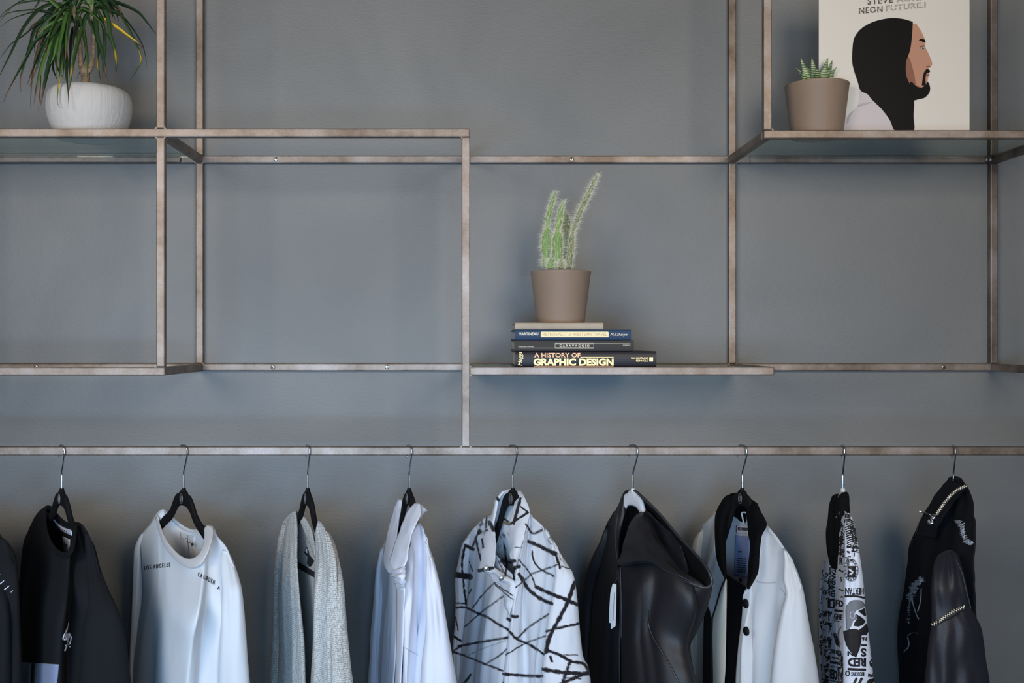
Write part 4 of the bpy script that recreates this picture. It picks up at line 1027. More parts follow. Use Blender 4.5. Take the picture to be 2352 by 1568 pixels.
# collar
Cloth(g, 44).ribbon([(924, 1148, -.012), (921, 1172, -.002), (915, 1200, .012), (911, 1240, .03), (903, 1275, .045), (907, 1316, .058)], [(913, 1147, -.006), (904, 1172, .002), (893, 1212, .012), (884, 1255, .028), (881, 1288, .044), (892, 1314, .058)], .002, 50, 12, nz=.002).build('collar', M['cotton'], t_, .002)
Cloth(g, 45).ribbon([(952, 1156, .0), (938, 1172, .012), (926, 1198, .026), (912, 1236, .042), (902, 1264, .054), (896, 1292, .064), (908, 1314, .066)], [(966, 1157, -.004), (966, 1180, .006), (957, 1200, .018), (946, 1228, .032), (938, 1262, .046), (931, 1298, .056), (912, 1318, .064)], .002, 60, 14, nz=.0025).build('collar', M['cotton'], t_, .002)
Cloth(g, 46).ribbon([(953, 1156, .0), (960, 1154, -.01), (966, 1157, -.018), (974, 1164, -.024), (981, 1172, -.03)], [(964, 1190, .006), (966, 1190, -.006), (968, 1187, -.014), (972, 1181, -.022), (981, 1172, -.03)], .003, 24).build('collar', M['cotton'], t_, .002)
Cloth(g, 46).ribbon([(914, 1147, -.01), (922, 1146, -.022), (932, 1152, -.034), (944, 1160, -.036), (955, 1160, -.02)], [(912, 1190, -.01), (920, 1196, -.022), (930, 1204, -.034), (944, 1206, -.034), (955, 1200, -.02)], .003, 24).build('collar_stand', M['cotton'], t_, .002)
Cloth(g, 47).ribbon([(899, 1312, .06), (903, 1326, .064), (908, 1340, .06), (914, 1352, .054)], [(930, 1300, .056), (931, 1322, .062), (931, 1340, .06), (930, 1356, .054)], .008, 30, 16, nz=.007).build('button_fold', M['cotton'], t_, .002)
Cloth(g, 48).tube([(976, 1244, 984, 1254, 0), (980, 1268, 993, 1278, 0), (980, 1300, 1001, 1306, .004), (979, 1325, 1007, 1330, .004), (979, 1360, 1014, 1362, .004), (979, 1399, 1020, 1399, .004), (978, 1453, 1029, 1453, .004), (971, 1507, 1038, 1507, .004), (966, 1568, 1048, 1568, .004), (960, 1700, 1056, 1700, .004), (965, 1900, 1050, 1900, .004)], .9, nz=.006, folds=((4.3, .22, -.10), (5.0, .25, .08))).build('sleeve', M['cotton'], t_)
Cloth(g, 49).tube([(874, 1262, 884, 1250, 0), (869, 1284, 886, 1280, 0), (864, 1310, 886, 1312, 0), (861, 1344, 886, 1346, -.004), (857, 1399, 886, 1399, -.008), (852, 1453, 884, 1453, -.01), (850, 1507, 880, 1507, -.01), (846, 1568, 877, 1568, -.01), (845, 1900, 876, 1900, -.01)], 1.1, nz=.008, folds=((4.6, .25, -.12), (5.3, .2, .1))).build('sleeve', M['cotton'], t_)

# =================================================================== brushstroke patterned shirt
Z3 = lambda P: [(1000+x/2.76, 1000+y/2.76) for x, y in P]
STK = [([(200, 1090), (270, 1125), (340, 1155), (400, 1195), (460, 1230), (510, 1285), (600, 1325), (690, 1385)], 15), ([(190, 1210), (280, 1130), (430, 1020)], 9), ([(240, 1090), (300, 1010), (380, 930)], 9),
 ([(150, 1335), (280, 1310), (460, 1280)], 15), ([(110, 1370), (160, 1385), (300, 1440), (430, 1490)], 12), ([(160, 1330), (115, 1365)], 10), ([(330, 1440), (400, 1400), (450, 1355)], 10), ([(180, 1575), (225, 1515)], 14),
 ([(205, 1395), (300, 1350), (450, 1300)], 3), ([(450, 1390), (540, 1330), (700, 1270)], 9), ([(510, 1290), (600, 1210), (720, 1130)], 11), ([(430, 1510), (560, 1520), (680, 1525)], 18),
 ([(530, 880), (600, 980), (680, 1040), (740, 1065)], 22), ([(640, 960), (730, 1000), (830, 1040), (895, 1070)], 22), ([(590, 670), (660, 700), (760, 750)], 22), ([(760, 750), (790, 840)], 14), ([(800, 830), (865, 850)], 7),
 ([(880, 930), (840, 1050), (790, 1150), (720, 1290), (705, 1370)], 24), ([(700, 1360), (780, 1385), (860, 1430), (940, 1450), (985, 1520)], 18), ([(705, 1240), (800, 1215), (910, 1190)], 15), ([(680, 1480), (800, 1500), (980, 1510)], 24),
 ([(600, 880), (690, 850), (770, 820)], 10), ([(510, 960), (600, 890)], 8), ([(615, 730), (625, 790), (660, 840), (750, 890)], 11), ([(530, 790), (600, 870), (640, 960)], 9), ([(590, 590), (620, 620), (690, 595)], 14), ([(570, 560), (600, 600)], 10),
 ([(540, 400), (500, 560)], 18), ([(480, 560), (585, 490)], 14), ([(540, 450), (590, 490)], 10), ([(385, 640), (465, 630)], 8), ([(400, 700), (450, 685)], 8), ([(440, 700), (450, 780)], 12), ([(420, 795), (500, 795)], 20), ([(420, 510), (470, 550)], 10),
 ([(455, 820), (445, 890)], 14), ([(400, 790), (440, 870)], 6), ([(125, 880), (220, 895)], 34), ([(190, 690), (170, 800), (180, 950), (195, 1080)], 13), ([(130, 1060), (200, 1065)], 10), ([(130, 1090), (200, 1085)], 12), ([(120, 1275), (160, 1300)], 14), ([(200, 700), (240, 720)], 20),
 ([(240, 560), (210, 620)], 8), ([(300, 540), (240, 700)], 13), ([(330, 500), (320, 580)], 14), ([(345, 550), (370, 600)], 22), ([(280, 620), (330, 600)], 14), ([(260, 660), (290, 790)], 12), ([(300, 660), (305, 710)], 14), ([(380, 370), (400, 410)], 16), ([(280, 855), (365, 840)], 20),
 ([(380, 940), (490, 1010)], 8), ([(385, 950), (495, 1040)], 7), ([(485, 1145), (520, 1145)], 18), ([(460, 1160), (475, 1170)], 14), ([(730, 1400), (740, 1430)], 14), ([(850, 1440), (830, 1500), (800, 1575)], 20), ([(800, 1390), (900, 1390)], 7), ([(820, 1535), (920, 1540)], 8),
 ([(520, 480), (500, 540)], 14), ([(370, 430), (350, 500)], 12), ([(215, 800), (240, 860)], 8), ([(700, 650), (740, 690)], 4), ([(780, 740), (795, 790)], 5), ([(130, 1150), (145, 1230)], 8), ([(230, 975), (215, 1000)], 9), ([(505, 710), (540, 710)], 5), ([(505, 840), (530, 830)], 20), ([(430, 1560), (450, 1600)], 10)]
for k in range(26):  # the pattern carries on below
    x = rnd.uniform(60, 900); y = rnd.uniform(1620, 2700); a = rnd.choice([.3, -.5, .9, -1.1, .1]); L_ = rnd.uniform(150, 420)
    STK.append(([(x, y), (x+L_*.5*math.cos(a)+20, y+L_*.5*math.sin(a)), (x+L_*math.cos(a), y+L_*math.sin(a)+30)], rnd.uniform(9, 22)))
SEG = []
for pts, w in STK:
    P = Z3(pts); c_ = crv(P, max(3, int(len(P)*5)))
    for i in range(len(c_)-1): SEG.append((*c_[i], *c_[i+1], w/2.76/2*(1+.18*math.sin(i*2.3+w))))
SEG = np.array(SEG)
def ink_at(V):
    px, py = proj(V); px = px.copy(); py = py.copy()
    for k in range(len(px)):
        nv = Vector((px[k]/9, py[k]/9, 1)); px[k] += 1.3*noise.noise(nv); py[k] += 1.3*noise.noise(nv+Vector((50, 0, 0)))
    out = np.full(len(px), 1e9)
    for x0, y0, x1, y1, w in SEG:
        dx, dy = x1-x0, y1-y0; L2 = dx*dx+dy*dy+1e-9
        t = np.clip(((px-x0)*dx+(py-y0)*dy)/L2, 0, 1)
        d_ = np.hypot(px-x0-t*dx, py-y0-t*dy)-w; out = np.minimum(out, d_)
    return np.clip(.5-out/1.4, 0, 1)
def patt_mat():
    m = cloth_mat('brushstroke_print', lin(212, 216, 226), .8, bump=.4, bscale=700); nt = m.node_tree; N = nt.nodes; L = nt.links; b = N['Principled BSDF']
    at = N.new('ShaderNodeAttribute'); at.attribute_name = 'print'
    mx = N.new('ShaderNodeMix'); mx.data_type = 'RGBA'; mx.inputs[6].default_value = lin(198, 201, 208); mx.inputs[7].default_value = lin(30, 25, 29)
    L.new(at.outputs['Fac'], mx.inputs[0]); L.new(mx.outputs[2], b.inputs['Base Color']); return m
M['patt'] = patt_mat()
class PCloth(Cloth):
    def build(s, name, m, parent, th=.0016):
        V = np.vstack(s.A.V); o = mk(name, V, s.A.F, [m]+s.mats, parent, s.A.M, True, col=ink_at(V)); solid(o, th); return o
g = GS['patt']; t_ = gthing('patterned_shirt', 'white collared shirt with bold black brushstroke lines', 'shirt', g)
left = [(1066, 1243, 0), (1080, 1290, .0), (1078, 1344, 0), (1069, 1417, 0), (1060, 1489, 0), (1049, 1568, 0), (1040, 1800, 0), (1035, HB, 0)]
mid = [(1176, 1318, .05), (1180, 1355, .05), (1176, 1400, .05), (1170, 1435, .05), (1166, 1500, .05), (1160, 1568, .05), (1155, 1800, .05), (1150, HB, .05)]
PCloth(g, 51).sheet([(1066, 1243, 0), (1087, 1214, 0), (1124, 1186, .0), (1126, 1230, .02), (1140, 1276, .04), (1176, 1318, .05)], left, mid, [(1035, HB, 0), (1090, HB, .04), (1150, HB, .05)], .018, 120, 430, folds=((.6, .62, .08, .010, .1), (.25, .25, .07, -.006, .1)), nz=.004).build('front_panel', M['patt'], t_)
right = [(1300, 1300, 0), (1290, 1380, 0), (1280, 1464, 0), (1272, 1568, 0), (1280, 1800, 0), (1285, HB+20, 0)]
m2 = [(1183, 1306, .056), (1181, 1348, .056), (1176, 1399, .056), (1170, 1435, .056), (1163, 1500, .056), (1156, 1568, .056), (1148, 1800, .054), (1140, HB, .054)]
PCloth(g, 52).sheet([(1183, 1306, .056), (1196, 1262, .04), (1210, 1214, .018), (1216, 1180, .0), (1236, 1203, 0), (1254, 1217, 0), (1272, 1246, 0), (1300, 1300, 0)], m2, right, [(1140, HB, .054), (1210, HB+10, .03), (1285, HB+20, 0)], .018, 150, 430, folds=((.25, .3, .07, .008, .05), (.5, .5, .08, -.010, .2), (.75, .8, .07, .01, .2)), nz=.004).build('front_panel', M['patt'], t_)
PCloth(g, 53).sheet([(1066, 1243, 0), (1087, 1214, 0), (1126, 1184, -.002), (1150, 1200, -.010), (1180, 1206, -.012), (1214, 1184, -.002), (1254, 1217, 0), (1272, 1246, 0), (1300, 1300, 0)], left, right, [(1035, HB, 0), (1150, HB, -.01), (1285, HB+20, 0)], -.01, 90, 120).build('back_panel', M['patt'], t_)
# collar: stand behind, left and right leaves
PCloth(g, 54).ribbon([(1140, 1150, -.002), (1150, 1132, -.008), (1170, 1123, -.012), (1190, 1126, -.012), (1202, 1140, -.008), (1212, 1168, 0)], [(1140, 1200, -.002), (1150, 1196, -.010), (1168, 1198, -.014), (1186, 1204, -.014), (1202, 1206, -.010), (1212, 1200, 0)], -.004, 90, 60).build('collar_stand', M['patt'], t_, .002)
PCloth(g, 55).ribbon([(1158, 1130, -.012), (1146, 1146, -.002), (1140, 1174, .008), (1136, 1203, .02), (1139, 1254, .04), (1134, 1301, .06), (1129, 1315, .064)], [(1154, 1126, -.012), (1140, 1146, -.004), (1132, 1170, .002), (1122, 1203, .014), (1112, 1236, .028), (1106, 1268, .044), (1102, 1310, .06)], .004, 150, 40, nz=.003).build('collar', M['patt'], t_, .002)
PCloth(g, 56).ribbon([(1186, 1128, -.014), (1184, 1146, .0), (1178, 1176, .016), (1172, 1210, .032), (1176, 1250, .046), (1173, 1278, .056), (1181, 1302, .064)], [(1196, 1127, -.014), (1204, 1141, -.006), (1217, 1176, .002), (1211, 1203, .016), (1204, 1232, .03), (1193, 1268, .046), (1184, 1304, .062)], .005, 150, 60, nz=.003).build('collar', M['patt'], t_, .002)
PCloth(g, 57).ribbon([(1207, 1208, .012), (1200, 1240, .026), (1190, 1282, .044), (1182, 1320, .056)], [(1212, 1214, .014), (1204, 1250, .028), (1194, 1290, .046), (1188, 1334, .058)], .002, 50, 12).build('collar_band', M['patt'], t_, .002)
PCloth(g, 58).ribbon([(1106, 1306, .058), (1120, 1318, .056), (1140, 1336, .056), (1152, 1344, .054), (1162, 1400, .054), (1166, 1424, .052)], [(1130, 1300, .058), (1146, 1310, .056), (1168, 1324, .054), (1182, 1336, .054), (1180, 1380, .054), (1172, 1424, .052)], .006, 80, 24, nz=.006).build('placket_flap', M['patt'], t_, .002)
for (x, y, v) in ((1117, 1306, .07), (1152, 1328, .068)):
    o_ = g.T(x, y, v); P = [o_+np.array([.0042*math.cos(a), -.0005, .0055*math.sin(a)]) for a in np.linspace(0, 2*math.pi, 25)]
    A = Acc(); A.add(tube3(P, .0009, 8, False)); A.add(blob(o_+np.array([0, .0012, 0]), .004, (1, .3, 1.2))); A.build('snap_button', [M['screw']], t_)
PCloth(g, 59).tube([(1262, 1232, 1274, 1250, 0), (1268, 1262, 1290, 1276, 0), (1274, 1290, 1304, 1298, .004), (1276, 1316, 1315, 1316, .006), (1272, 1344, 1321, 1342, .008), (1267, 1380, 1326, 1384, .008), (1259, 1417, 1329, 1420, .008), (1254, 1464, 1333, 1464, .008), (1248, 1510, 1340, 1512, .008), (1246, 1530, 1350, 1530, .008), (1243, 1568, 1356, 1568, .008), (1240, 1700, 1350, 1700, .008), (1245, 1900, 1340, 1900, .008)], .7, 110, 380, nz=.004, folds=((4.3, .25, -.08),)).build('sleeve', M['patt'], t_)
PCloth(g, 60).tube([(1066, 1242, 1078, 1228, 0), (1061, 1252, 1082, 1250, 0), (1053, 1290, 1082, 1290, 0), (1046, 1326, 1080, 1326, -.004), (1047, 1380, 1076, 1380, -.008), (1045, 1435, 1070, 1435, -.01), (1040, 1489, 1064, 1489, -.012), (1042, 1543, 1062, 1543, -.012), (1048, 1568, 1062, 1568, -.012), (1045, 1900, 1060, 1900, -.012)], 1.2, 80, 380, nz=.004).build('sleeve', M['patt'], t_)

# =================================================================== black leather jacket
def leather(name, c, rough=.5):
    return mat(name, c, rough, bump=.4, bscale=420, bdist=.0006, spec=.35, var=.15, vscale=5)
M['leather'] = leather('black_leather', lin(27, 26, 30))
M['suedein'] = mat('black_lining', lin(15, 15, 17), .8, bump=.3, spec=.15)
g = GS['leath']; t_ = gthing('leather_jacket', 'black leather jacket with a huge open lapel, on the white hanger', 'jacket', g)
left = [(1384, 1232, 0), (1372, 1290, 0), (1362, 1350, 0), (1358, 1435, 0), (1352, 1568, 0), (1350, 1800, 0), (1350, HB-60, 0)]
mid = [(1420, 1290, .05), (1422, 1350, .052), (1423, 1435, .052), (1424, 1500, .052), (1425, 1568, .052), (1425, 1800, .05), (1425, HB-60, .05)]
Cloth(g, 61).sheet([(1384, 1232, 0), (1398, 1196, 0), (1415, 1172, .0), (1414, 1220, .02), (1416, 1260, .04), (1420, 1290, .05)], left, mid, [(1350, HB-60, 0), (1390, HB-60, .04), (1425, HB-60, .05)], .015, 50, 80, nz=.005, folds=((.5, .5, .1, .01, .1),)).build('front_panel', M['leather'], t_, .002)
right = [(1560, 1240, 0), (1590, 1330, 0), (1600, 1400, 0), (1580, 1480, 0), (1588, 1525, 0), (1598, 1568, 0), (1610, 1800, 0), (1610, HB-60, 0)]
m2 = [(1423, 1282, .056), (1426, 1350, .056), (1427, 1435, .056), (1428, 1500, .056), (1428, 1568, .056), (1428, 1800, .054), (1428, HB-60, .054)]
c = Cloth(g, 62).sheet([(1423, 1282, .056), (1440, 1230, .04), (1462, 1186, .015), (1480, 1172, .0), (1520, 1204, 0), (1560, 1240, 0)], m2, right, [(1428, HB-60, .054), (1520, HB-60, .05), (1610, HB-60, 0)], .03, 80, 110, folds=((.34, .40, .07, -.003, .15), (.6, .66, .13, .007, .15)), nz=.0015); c.freeze()
M['piping'] = leather('leather_piping', lin(46, 46, 50), .35)
c.line([(1488, 1399), (1489, 1425), (1500, 1460), (1532, 1515), (1564, 1575)], 3.4, M['piping'], .004); c.line([(1426, 1300), (1428, 1400), (1428, 1568)], 3, M['piping'], .004)
c.build('front_panel', M['leather'], t_, .002)
back(g, [(1384, 1232, 0), (1398, 1196, 0), (1424, 1166, -.004), (1445, 1178, -.03), (1465, 1182, -.03), (1480, 1172, -.004), (1520, 1204, 0), (1560, 1240, 0)], left, right, [(1350, HB-60, 0), (1480, HB-60, -.03), (1610, HB-60, 0)], 'back_panel', M['leather'], t_)
# inside of the turned-out collar and its rolled edge
outer = [(1440, 1126, -.006), (1456, 1126, .0), (1481, 1146, .006), (1517, 1182, .01), (1554, 1226, .014), (1590, 1264, .02), (1619, 1297, .028), (1632, 1322, .036), (1634, 1340, .044), (1622, 1349, .05)]
inner = [(1446, 1150, -.02), (1462, 1168, -.02), (1478, 1180, -.018), (1492, 1196, -.018), (1510, 1232, -.018), (1535, 1268, -.016), (1554, 1297, -.006), (1570, 1318, .010), (1590, 1336, .034), (1606, 1344, .044)]
Cloth(g, 63).ribbon(outer, inner, -.016, 60, 16).build('collar_inside', M['suedein'], t_, .003)
lapL = [(1478, 1177, .012), (1462, 1184, .022), (1446, 1206, .034), (1435, 1246, .048), (1425, 1278, .058), (1419, 1293, .062)]
lapR = [(1480, 1177, .012), (1494, 1194, .018), (1510, 1232, .03), (1535, 1268, .042), (1562, 1305, .05), (1622, 1349, .054)]
Cloth(g, 64).sheet([(1478, 1177, .012), (1479, 1176.5, .012), (1480, 1177, .012)], lapL, lapR, [(1419, 1293, .062), (1440, 1294, .07), (1470, 1289, .074), (1499, 1290, .072), (1532, 1308, .068), (1568, 1327, .062), (1597, 1342, .058), (1622, 1349, .054)], .016, 60, 60, nz=.004, nzs=(4, 4)).build('lapel', M['leather'], t_, .003)
edge = [(1438, 1128, -.008), (1456, 1126, .0), (1481, 1146, .008), (1517, 1182, .012), (1554, 1226, .016), (1590, 1264, .022), (1619, 1297, .03), (1632, 1322, .038), (1635, 1340, .046), (1622, 1349, .056), (1597, 1343, .062), (1568, 1328, .066), (1532, 1309, .072), (1499, 1290, .076), (1470, 1289, .078), (1440, 1294, .074), (1419, 1294, .064)]
e_ = crv(edge, 160); V, Fc = tube3([g.T(*q) for q in e_], .0026, 10); mk('collar_edge', V, Fc, M['piping'], t_)
e_ = crv([(1438, 1128, -.008), (1430, 1140, .0), (1424, 1165, .006), (1417, 1200, .018), (1415, 1246, .034), (1418, 1275, .05), (1420, 1296, .058)], 60)
V, Fc = tube3([g.T(*q) for q in e_], .0022, 10); mk('collar_edge', V, Fc, M['piping'], t_)
Cloth(g, 65).ribbon([(1447, 1125, -.012), (1434, 1131, -.002), (1424, 1154, .002), (1414, 1176, .006), (1411, 1205, .014), (1412, 1250, .032), (1417, 1290, .052)], [(1444, 1134, -.016), (1438, 1145, -.006), (1435, 1180, .004), (1426, 1215, .016), (1422, 1250, .03), (1422, 1275, .046), (1421, 1296, .056)], .005, 50, 12).build('collar', M['leather'], t_, .003)
Cloth(g, 66).ribbon([(1438, 1130, -.014), (1452, 1126, -.024), (1466, 1136, -.026), (1482, 1152, -.02)], [(1434, 1200, -.014), (1450, 1206, -.03), (1466, 1200, -.03), (1484, 1184, -.018)], -.004, 40, 16).build('back_collar', M['suedein'], t_, .002)
# panel under the lapel: the near shoulder and sleeve
Cloth(g, 67).tube([(1572, 1296, 1590, 1302, -.03), (1555, 1314, 1616, 1322, -.02), (1545, 1335, 1633, 1343, -.012), (1550, 1370, 1628, 1380, -.012), (1545, 1410, 1614, 1420, -.012), (1538, 1445, 1598, 1455, -.012), (1532, 1478, 1585, 1482, -.012), (1530, 1525, 1590, 1527, -.012), (1532, 1568, 1599, 1568, .0), (1535, 1700, 1612, 1700, 0), (1540, 1900, 1608, 1900, 0)], .6, nz=.003, folds=((4.4, .35, -.05), (5.1, .35, .03))).build('sleeve', M['leather'], t_, .002)
Cloth(g, 68).tube([(1388, 1218, 1398, 1200, 0), (1378, 1245, 1402, 1236, 0), (1366, 1268, 1400, 1262, 0), (1352, 1300, 1396, 1300, -.002), (1342, 1330, 1388, 1330, -.006), (1333, 1380, 1380, 1380, -.01), (1329, 1435, 1376, 1435, -.012), (1326, 1500, 1372, 1500, -.014), (1324, 1568, 1370, 1568, -.016), (1322, 1900, 1365, 1900, -.016)], 1., nz=.003).build('sleeve', M['leather'], t_, .002)
M['tagw'] = mat('white_card_tag', lin(232, 233, 238), .6)
A = Acc(); tg = [(1407, 1341), (1411, 1339.5), (1416, 1342), (1415.5, 1400), (1414, 1437), (1403, 1445), (1403.5, 1431), (1398.5, 1429), (1399.5, 1399), (1402, 1362)]
f1 = [g.T(x, y, .084) for x, y in tg]; f2 = [p+np.array([0, .0012, 0]) for p in f1]; n = len(tg)
A.add((f1+f2, [tuple(range(n)), tuple(range(2*n-1, n-1, -1))]+[(i, (i+1) % n, n+(i+1) % n, n+i) for i in range(n)]))
A.add(tube3([g.T(1411, 1341, .084), g.T(1418, 1326, .08), g.T(1417, 1319, .07), g.T(1420, 1300, .06)], .0006, 6), 1)
A.add(tube3([g.T(1411, 1360, .0855), g.T(1408, 1425, .0855)], .0003, 5), 1)
o = A.build('price_tag', [M['tagw'], M['cord']], t_, smooth=False); o['label'] = 'white swing tag on a black string'

# =================================================================== white bomber jacket with black ribbed collar
M['bomb'] = cloth_mat('white_bomber', lin(200, 202, 206), .6, bump=.15, sheen=.1)
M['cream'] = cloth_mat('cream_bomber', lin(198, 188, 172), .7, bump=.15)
M['liner'] = cloth_mat('pale_lining', lin(188, 190, 196), .7, bump=.15)
def ribm():
    m = mat('black_rib_knit', lin(13, 13, 15), .95, spec=.1); nt = m.node_tree; N = nt.nodes; L = nt.links; b = N['Principled BSDF']
    tc = N.new('ShaderNodeTexCoord'); w = N.new('ShaderNodeTexWave'); w.bands_direction = 'Z'; w.inputs['Scale'].default_value = 110; L.new(tc.outputs['Object'], w.inputs['Vector'])
    bp = N.new('ShaderNodeBump'); bp.inputs['Strength'].default_value = .6; bp.inputs['Distance'].default_value = .002; L.new(w.outputs[0], bp.inputs['Height']); L.new(bp.outputs[0], b.inputs['Normal']); return m
M['rib'] = ribm()
g = GS['vars']; t_ = gthing('bomber_jacket', 'white bomber jacket with a thick black ribbed collar and black placket', 'jacket', g)
left = [(1612, 1206, 0), (1600, 1260, 0), (1600, 1330, .0), (1604, 1400, 0), (1600, 1480, 0), (1596, 1568, 0), (1592, 1800, 0), (1590, HB-80, 0)]
mid = [(1667, 1326, .05), (1656, 1350, .052), (1645, 1384, .054), (1636, 1413, .054), (1633, 1440, .054), (1633, 1507, .054), (1635, 1568, .054), (1635, 1800, .052), (1635, HB-80, .05)]
Cloth(g, 71).sheet([(1612, 1206, 0), (1630, 1190, 0), (1646, 1178, .0), (1643, 1220, .02), (1648, 1285, .04), (1667, 1326, .05)], left, mid, [(1590, HB-80, 0), (1612, HB-80, .03), (1635, HB-80, .05)], .012, 50, 100, folds=((.5, .4, .09, .005, .1), (.75, .7, .06, -.004, .15)), nz=.003, nzs=(7, 4)).build('front_panel', M['bomb'], t_, .002)
p1 = [(1667, 1328, .054), (1657, 1352, .056), (1647, 1386, .058), (1638, 1415, .058), (1635, 1442, .058), (1636, 1507, .058), (1637, 1568, .058), (1637, HB-80, .056)]
p2 = [(1669, 1332, .052), (1669, 1380, .054), (1668, 1435, .056), (1667, 1500, .056), (1666, 1540, .056), (1664, 1568, .056), (1664, 1700, .056), (1664, HB-80, .056)]
Cloth(g, 72).ribbon(p1, p2, .004, 90, 12).build('facing', M['cream'], t_)['label'] = 'cream inner facing folded outward'
e_ = crv([(x-1, y, v+.006) for x, y, v in p1[:4]], 50); V, Fc = tube3([g.T(*q) for q in e_], .0016, 8); mk('piping', V, Fc, M['blkrib'], t_)
b1 = [(1668, 1318, .04), (1668.5, 1380, .044), (1668, 1435, .046), (1666, 1525, .046), (1663, 1568, .046), (1660, HB-80, .046)]
b2 = [(1716, 1350, .046), (1709, 1380, .046), (1704, 1420, .048), (1700, 1471, .048), (1696, 1525, .048), (1694, 1568, .048)]+[(1690, HB-80, .048)]
Cloth(g, 73).ribbon(b1, b2, .0, 90, 14).build('placket', M['rib'], t_)['label'] = 'black placket strip'
m2 = [(1720, 1350, .056), (1709, 1362, .056), (1706, 1399, .056), (1702, 1440, .056), (1698, 1471, .056), (1693, 1525, .056), (1691, 1568, .056), (1688, 1800, .054), (1688, HB-80, .054)]
right = [(1840, 1345, 0), (1832, 1400, 0), (1822, 1480, 0), (1815, 1568, 0), (1820, 1800, 0), (1820, HB-80, 0)]
c = Cloth(g, 74).sheet([(1720, 1350, .056), (1738, 1312, .044), (1744, 1268, .03), (1750, 1225, .012), (1760, 1204, .0), (1777, 1225, 0), (1799, 1254, 0), (1817, 1283, 0), (1840, 1345, 0)], m2, right, [(1688, HB-80, .054), (1750, HB-80, .04), (1820, HB-80, 0)], .016, 80, 110, folds=((.12, .14, .05, .006, .1), (.3, .3, .05, -.006, .2), (.5, .55, .09, .012, .1), (.72, .75, .05, -.010, .2)), nz=.004); c.freeze()
M['seam'] = mat('seam_line', lin(176, 178, 186), .9)
c.line([(1732, 1332), (1752, 1338), (1785, 1338)], 1., M['seam']); c.line([(1795, 1350), (1806, 1368), (1812, 1376)], 1., M['seam'])
panel = c.build('front_panel', M['bomb'], t_, .002)
for (x, y) in ((1714, 1386), (1712.5, 1448)):
    o_ = np.array(c.hit(x, y, .004)); V = []; n = 24; ux, nn = g.u, g.n3()
    e1 = np.array([g.u[0], g.u[1], 0]); e2 = np.array([0, 0, 1.])
    for r, dd in ((.0085, -.002), (.0085, .001), (.007, .0025), (.0002, .003)):
        for i in range(n): a = 2*math.pi*i/n; V.append(o_+e1*r*math.cos(a)+e2*r*math.sin(a)+nn*dd)
    mk('snap_button', V, grid_faces(n, 4, 0, True), M['blk_plastic'], panel)
def mk_va(c):
    M['lbl_blue'] = mat('blue_label', lin(132, 150, 196), .8)
    c.patch([(1690, 1229), (1724, 1232), (1719, 1328), (1687, 1321)], M['lbl_blue'], nu=14, nv=20)
    c.patch([(1692, 1206), (1720, 1206), (1720, 1226), (1692, 1224)], M['whtprint'])
    c.text('REDSKINS', [(1697, 1210), (1720, 1212), (1720, 1219), (1697, 1217)], M['ink'], .003, bold=.02)
    M['redink'] = mat('red_ink', lin(170, 70, 60), .8); c.text('[', [(1693, 1207), (1695, 1207), (1695, 1220), (1693, 1220)], M['redink'], .003)
    c.text('CARE', [(1697, 1264), (1706, 1264.5), (1706, 1268), (1697, 1267.5)], M['ink'], .003)
    for k, w in enumerate(('TO ENSURE CARE', 'AND LONG WEAR', 'METAL ZIPPERS', 'USE DRY CLEAN', 'DO NOT BLEACH', 'IRON LOW HEAT', 'MADE WITH CARE')):
        y = 1280+k*5; c.text(w, [(1694, y), (1715, y+2), (1715, y+5), (1694, y+3)], M['ink'], .003)
    c.text('M', [(1700, 1327), (1704, 1328), (1704, 1338), (1700, 1337)], M['ink'], .003)
back(g, [(1612, 1206, 0), (1630, 1190, 0), (1650, 1172, -.004), (1680, 1180, -.03), (1710, 1186, -.034), (1745, 1192, -.006), (1760, 1204, 0), (1799, 1254, 0), (1817, 1283, 0), (1840, 1345, 0)], left, right, [(1590, HB-80, 0), (1700, HB-80, -.03), (1820, HB-80, 0)], 'back_panel', M['liner'], t_, -.03, 70, 100, marks=mk_va, nz=.002)
Cloth(g, 75).ribbon([(1686, 1136, -.01), (1669, 1139, .002), (1655, 1157, .006), (1645, 1180, .01), (1643, 1204, .016), (1644, 1246, .03), (1648, 1286, .042), (1665, 1327, .056)], [(1692, 1180, -.026), (1684, 1185, -.016), (1674, 1194, -.004), (1668, 1210, .006), (1666, 1230, .014), (1666, 1260, .03), (1667, 1300, .044), (1668, 1326, .056)], .010, 60, 16).build('collar', M['rib'], t_, .003)
Cloth(g, 76).ribbon([(1722, 1153, -.016), (1730, 1152, -.002), (1739, 1157, .004), (1747, 1174, .006), (1761, 1203, .010), (1749, 1228, .02), (1744, 1268, .034), (1740, 1312, .046), (1730, 1334, .054), (1719, 1352, .060)], [(1714, 1180, -.024), (1716, 1184, -.012), (1717, 1190, .0), (1718, 1200, .008), (1720, 1225, .014), (1724, 1250, .024), (1721, 1290, .036), (1719, 1318, .046), (1718, 1338, .054), (1717, 1352, .060)], .010, 60, 16).build('collar', M['rib'], t_, .003)
Cloth(g, 77).ribbon([(1670, 1139, .0), (1684, 1133, -.014), (1705, 1134, -.026), (1724, 1146, -.02), (1740, 1157, -.004)], [(1674, 1196, -.006), (1686, 1186, -.02), (1700, 1196, -.034), (1713, 1200, -.032), (1724, 1190, -.014)], -.004, 50, 16).build('back_collar', M['rib'], t_, .003)
P = crv([(1703, 1177, -.02), (1713, 1177, -.02), (1717, 1190, -.02), (1716, 1203, -.024)], 20); V, Fc = tube3([g.T(*q) for q in P], .0017, 8); mk('hanging_loop', V, Fc, M['whtprint'], t_)
P = crv([(1703, 1177, -.02), (1706, 1190, -.022), (1709, 1201, -.026)], 20); V, Fc = tube3([g.T(*q) for q in P], .0017, 8); mk('hanging_loop', V, Fc, M['whtprint'], t_)
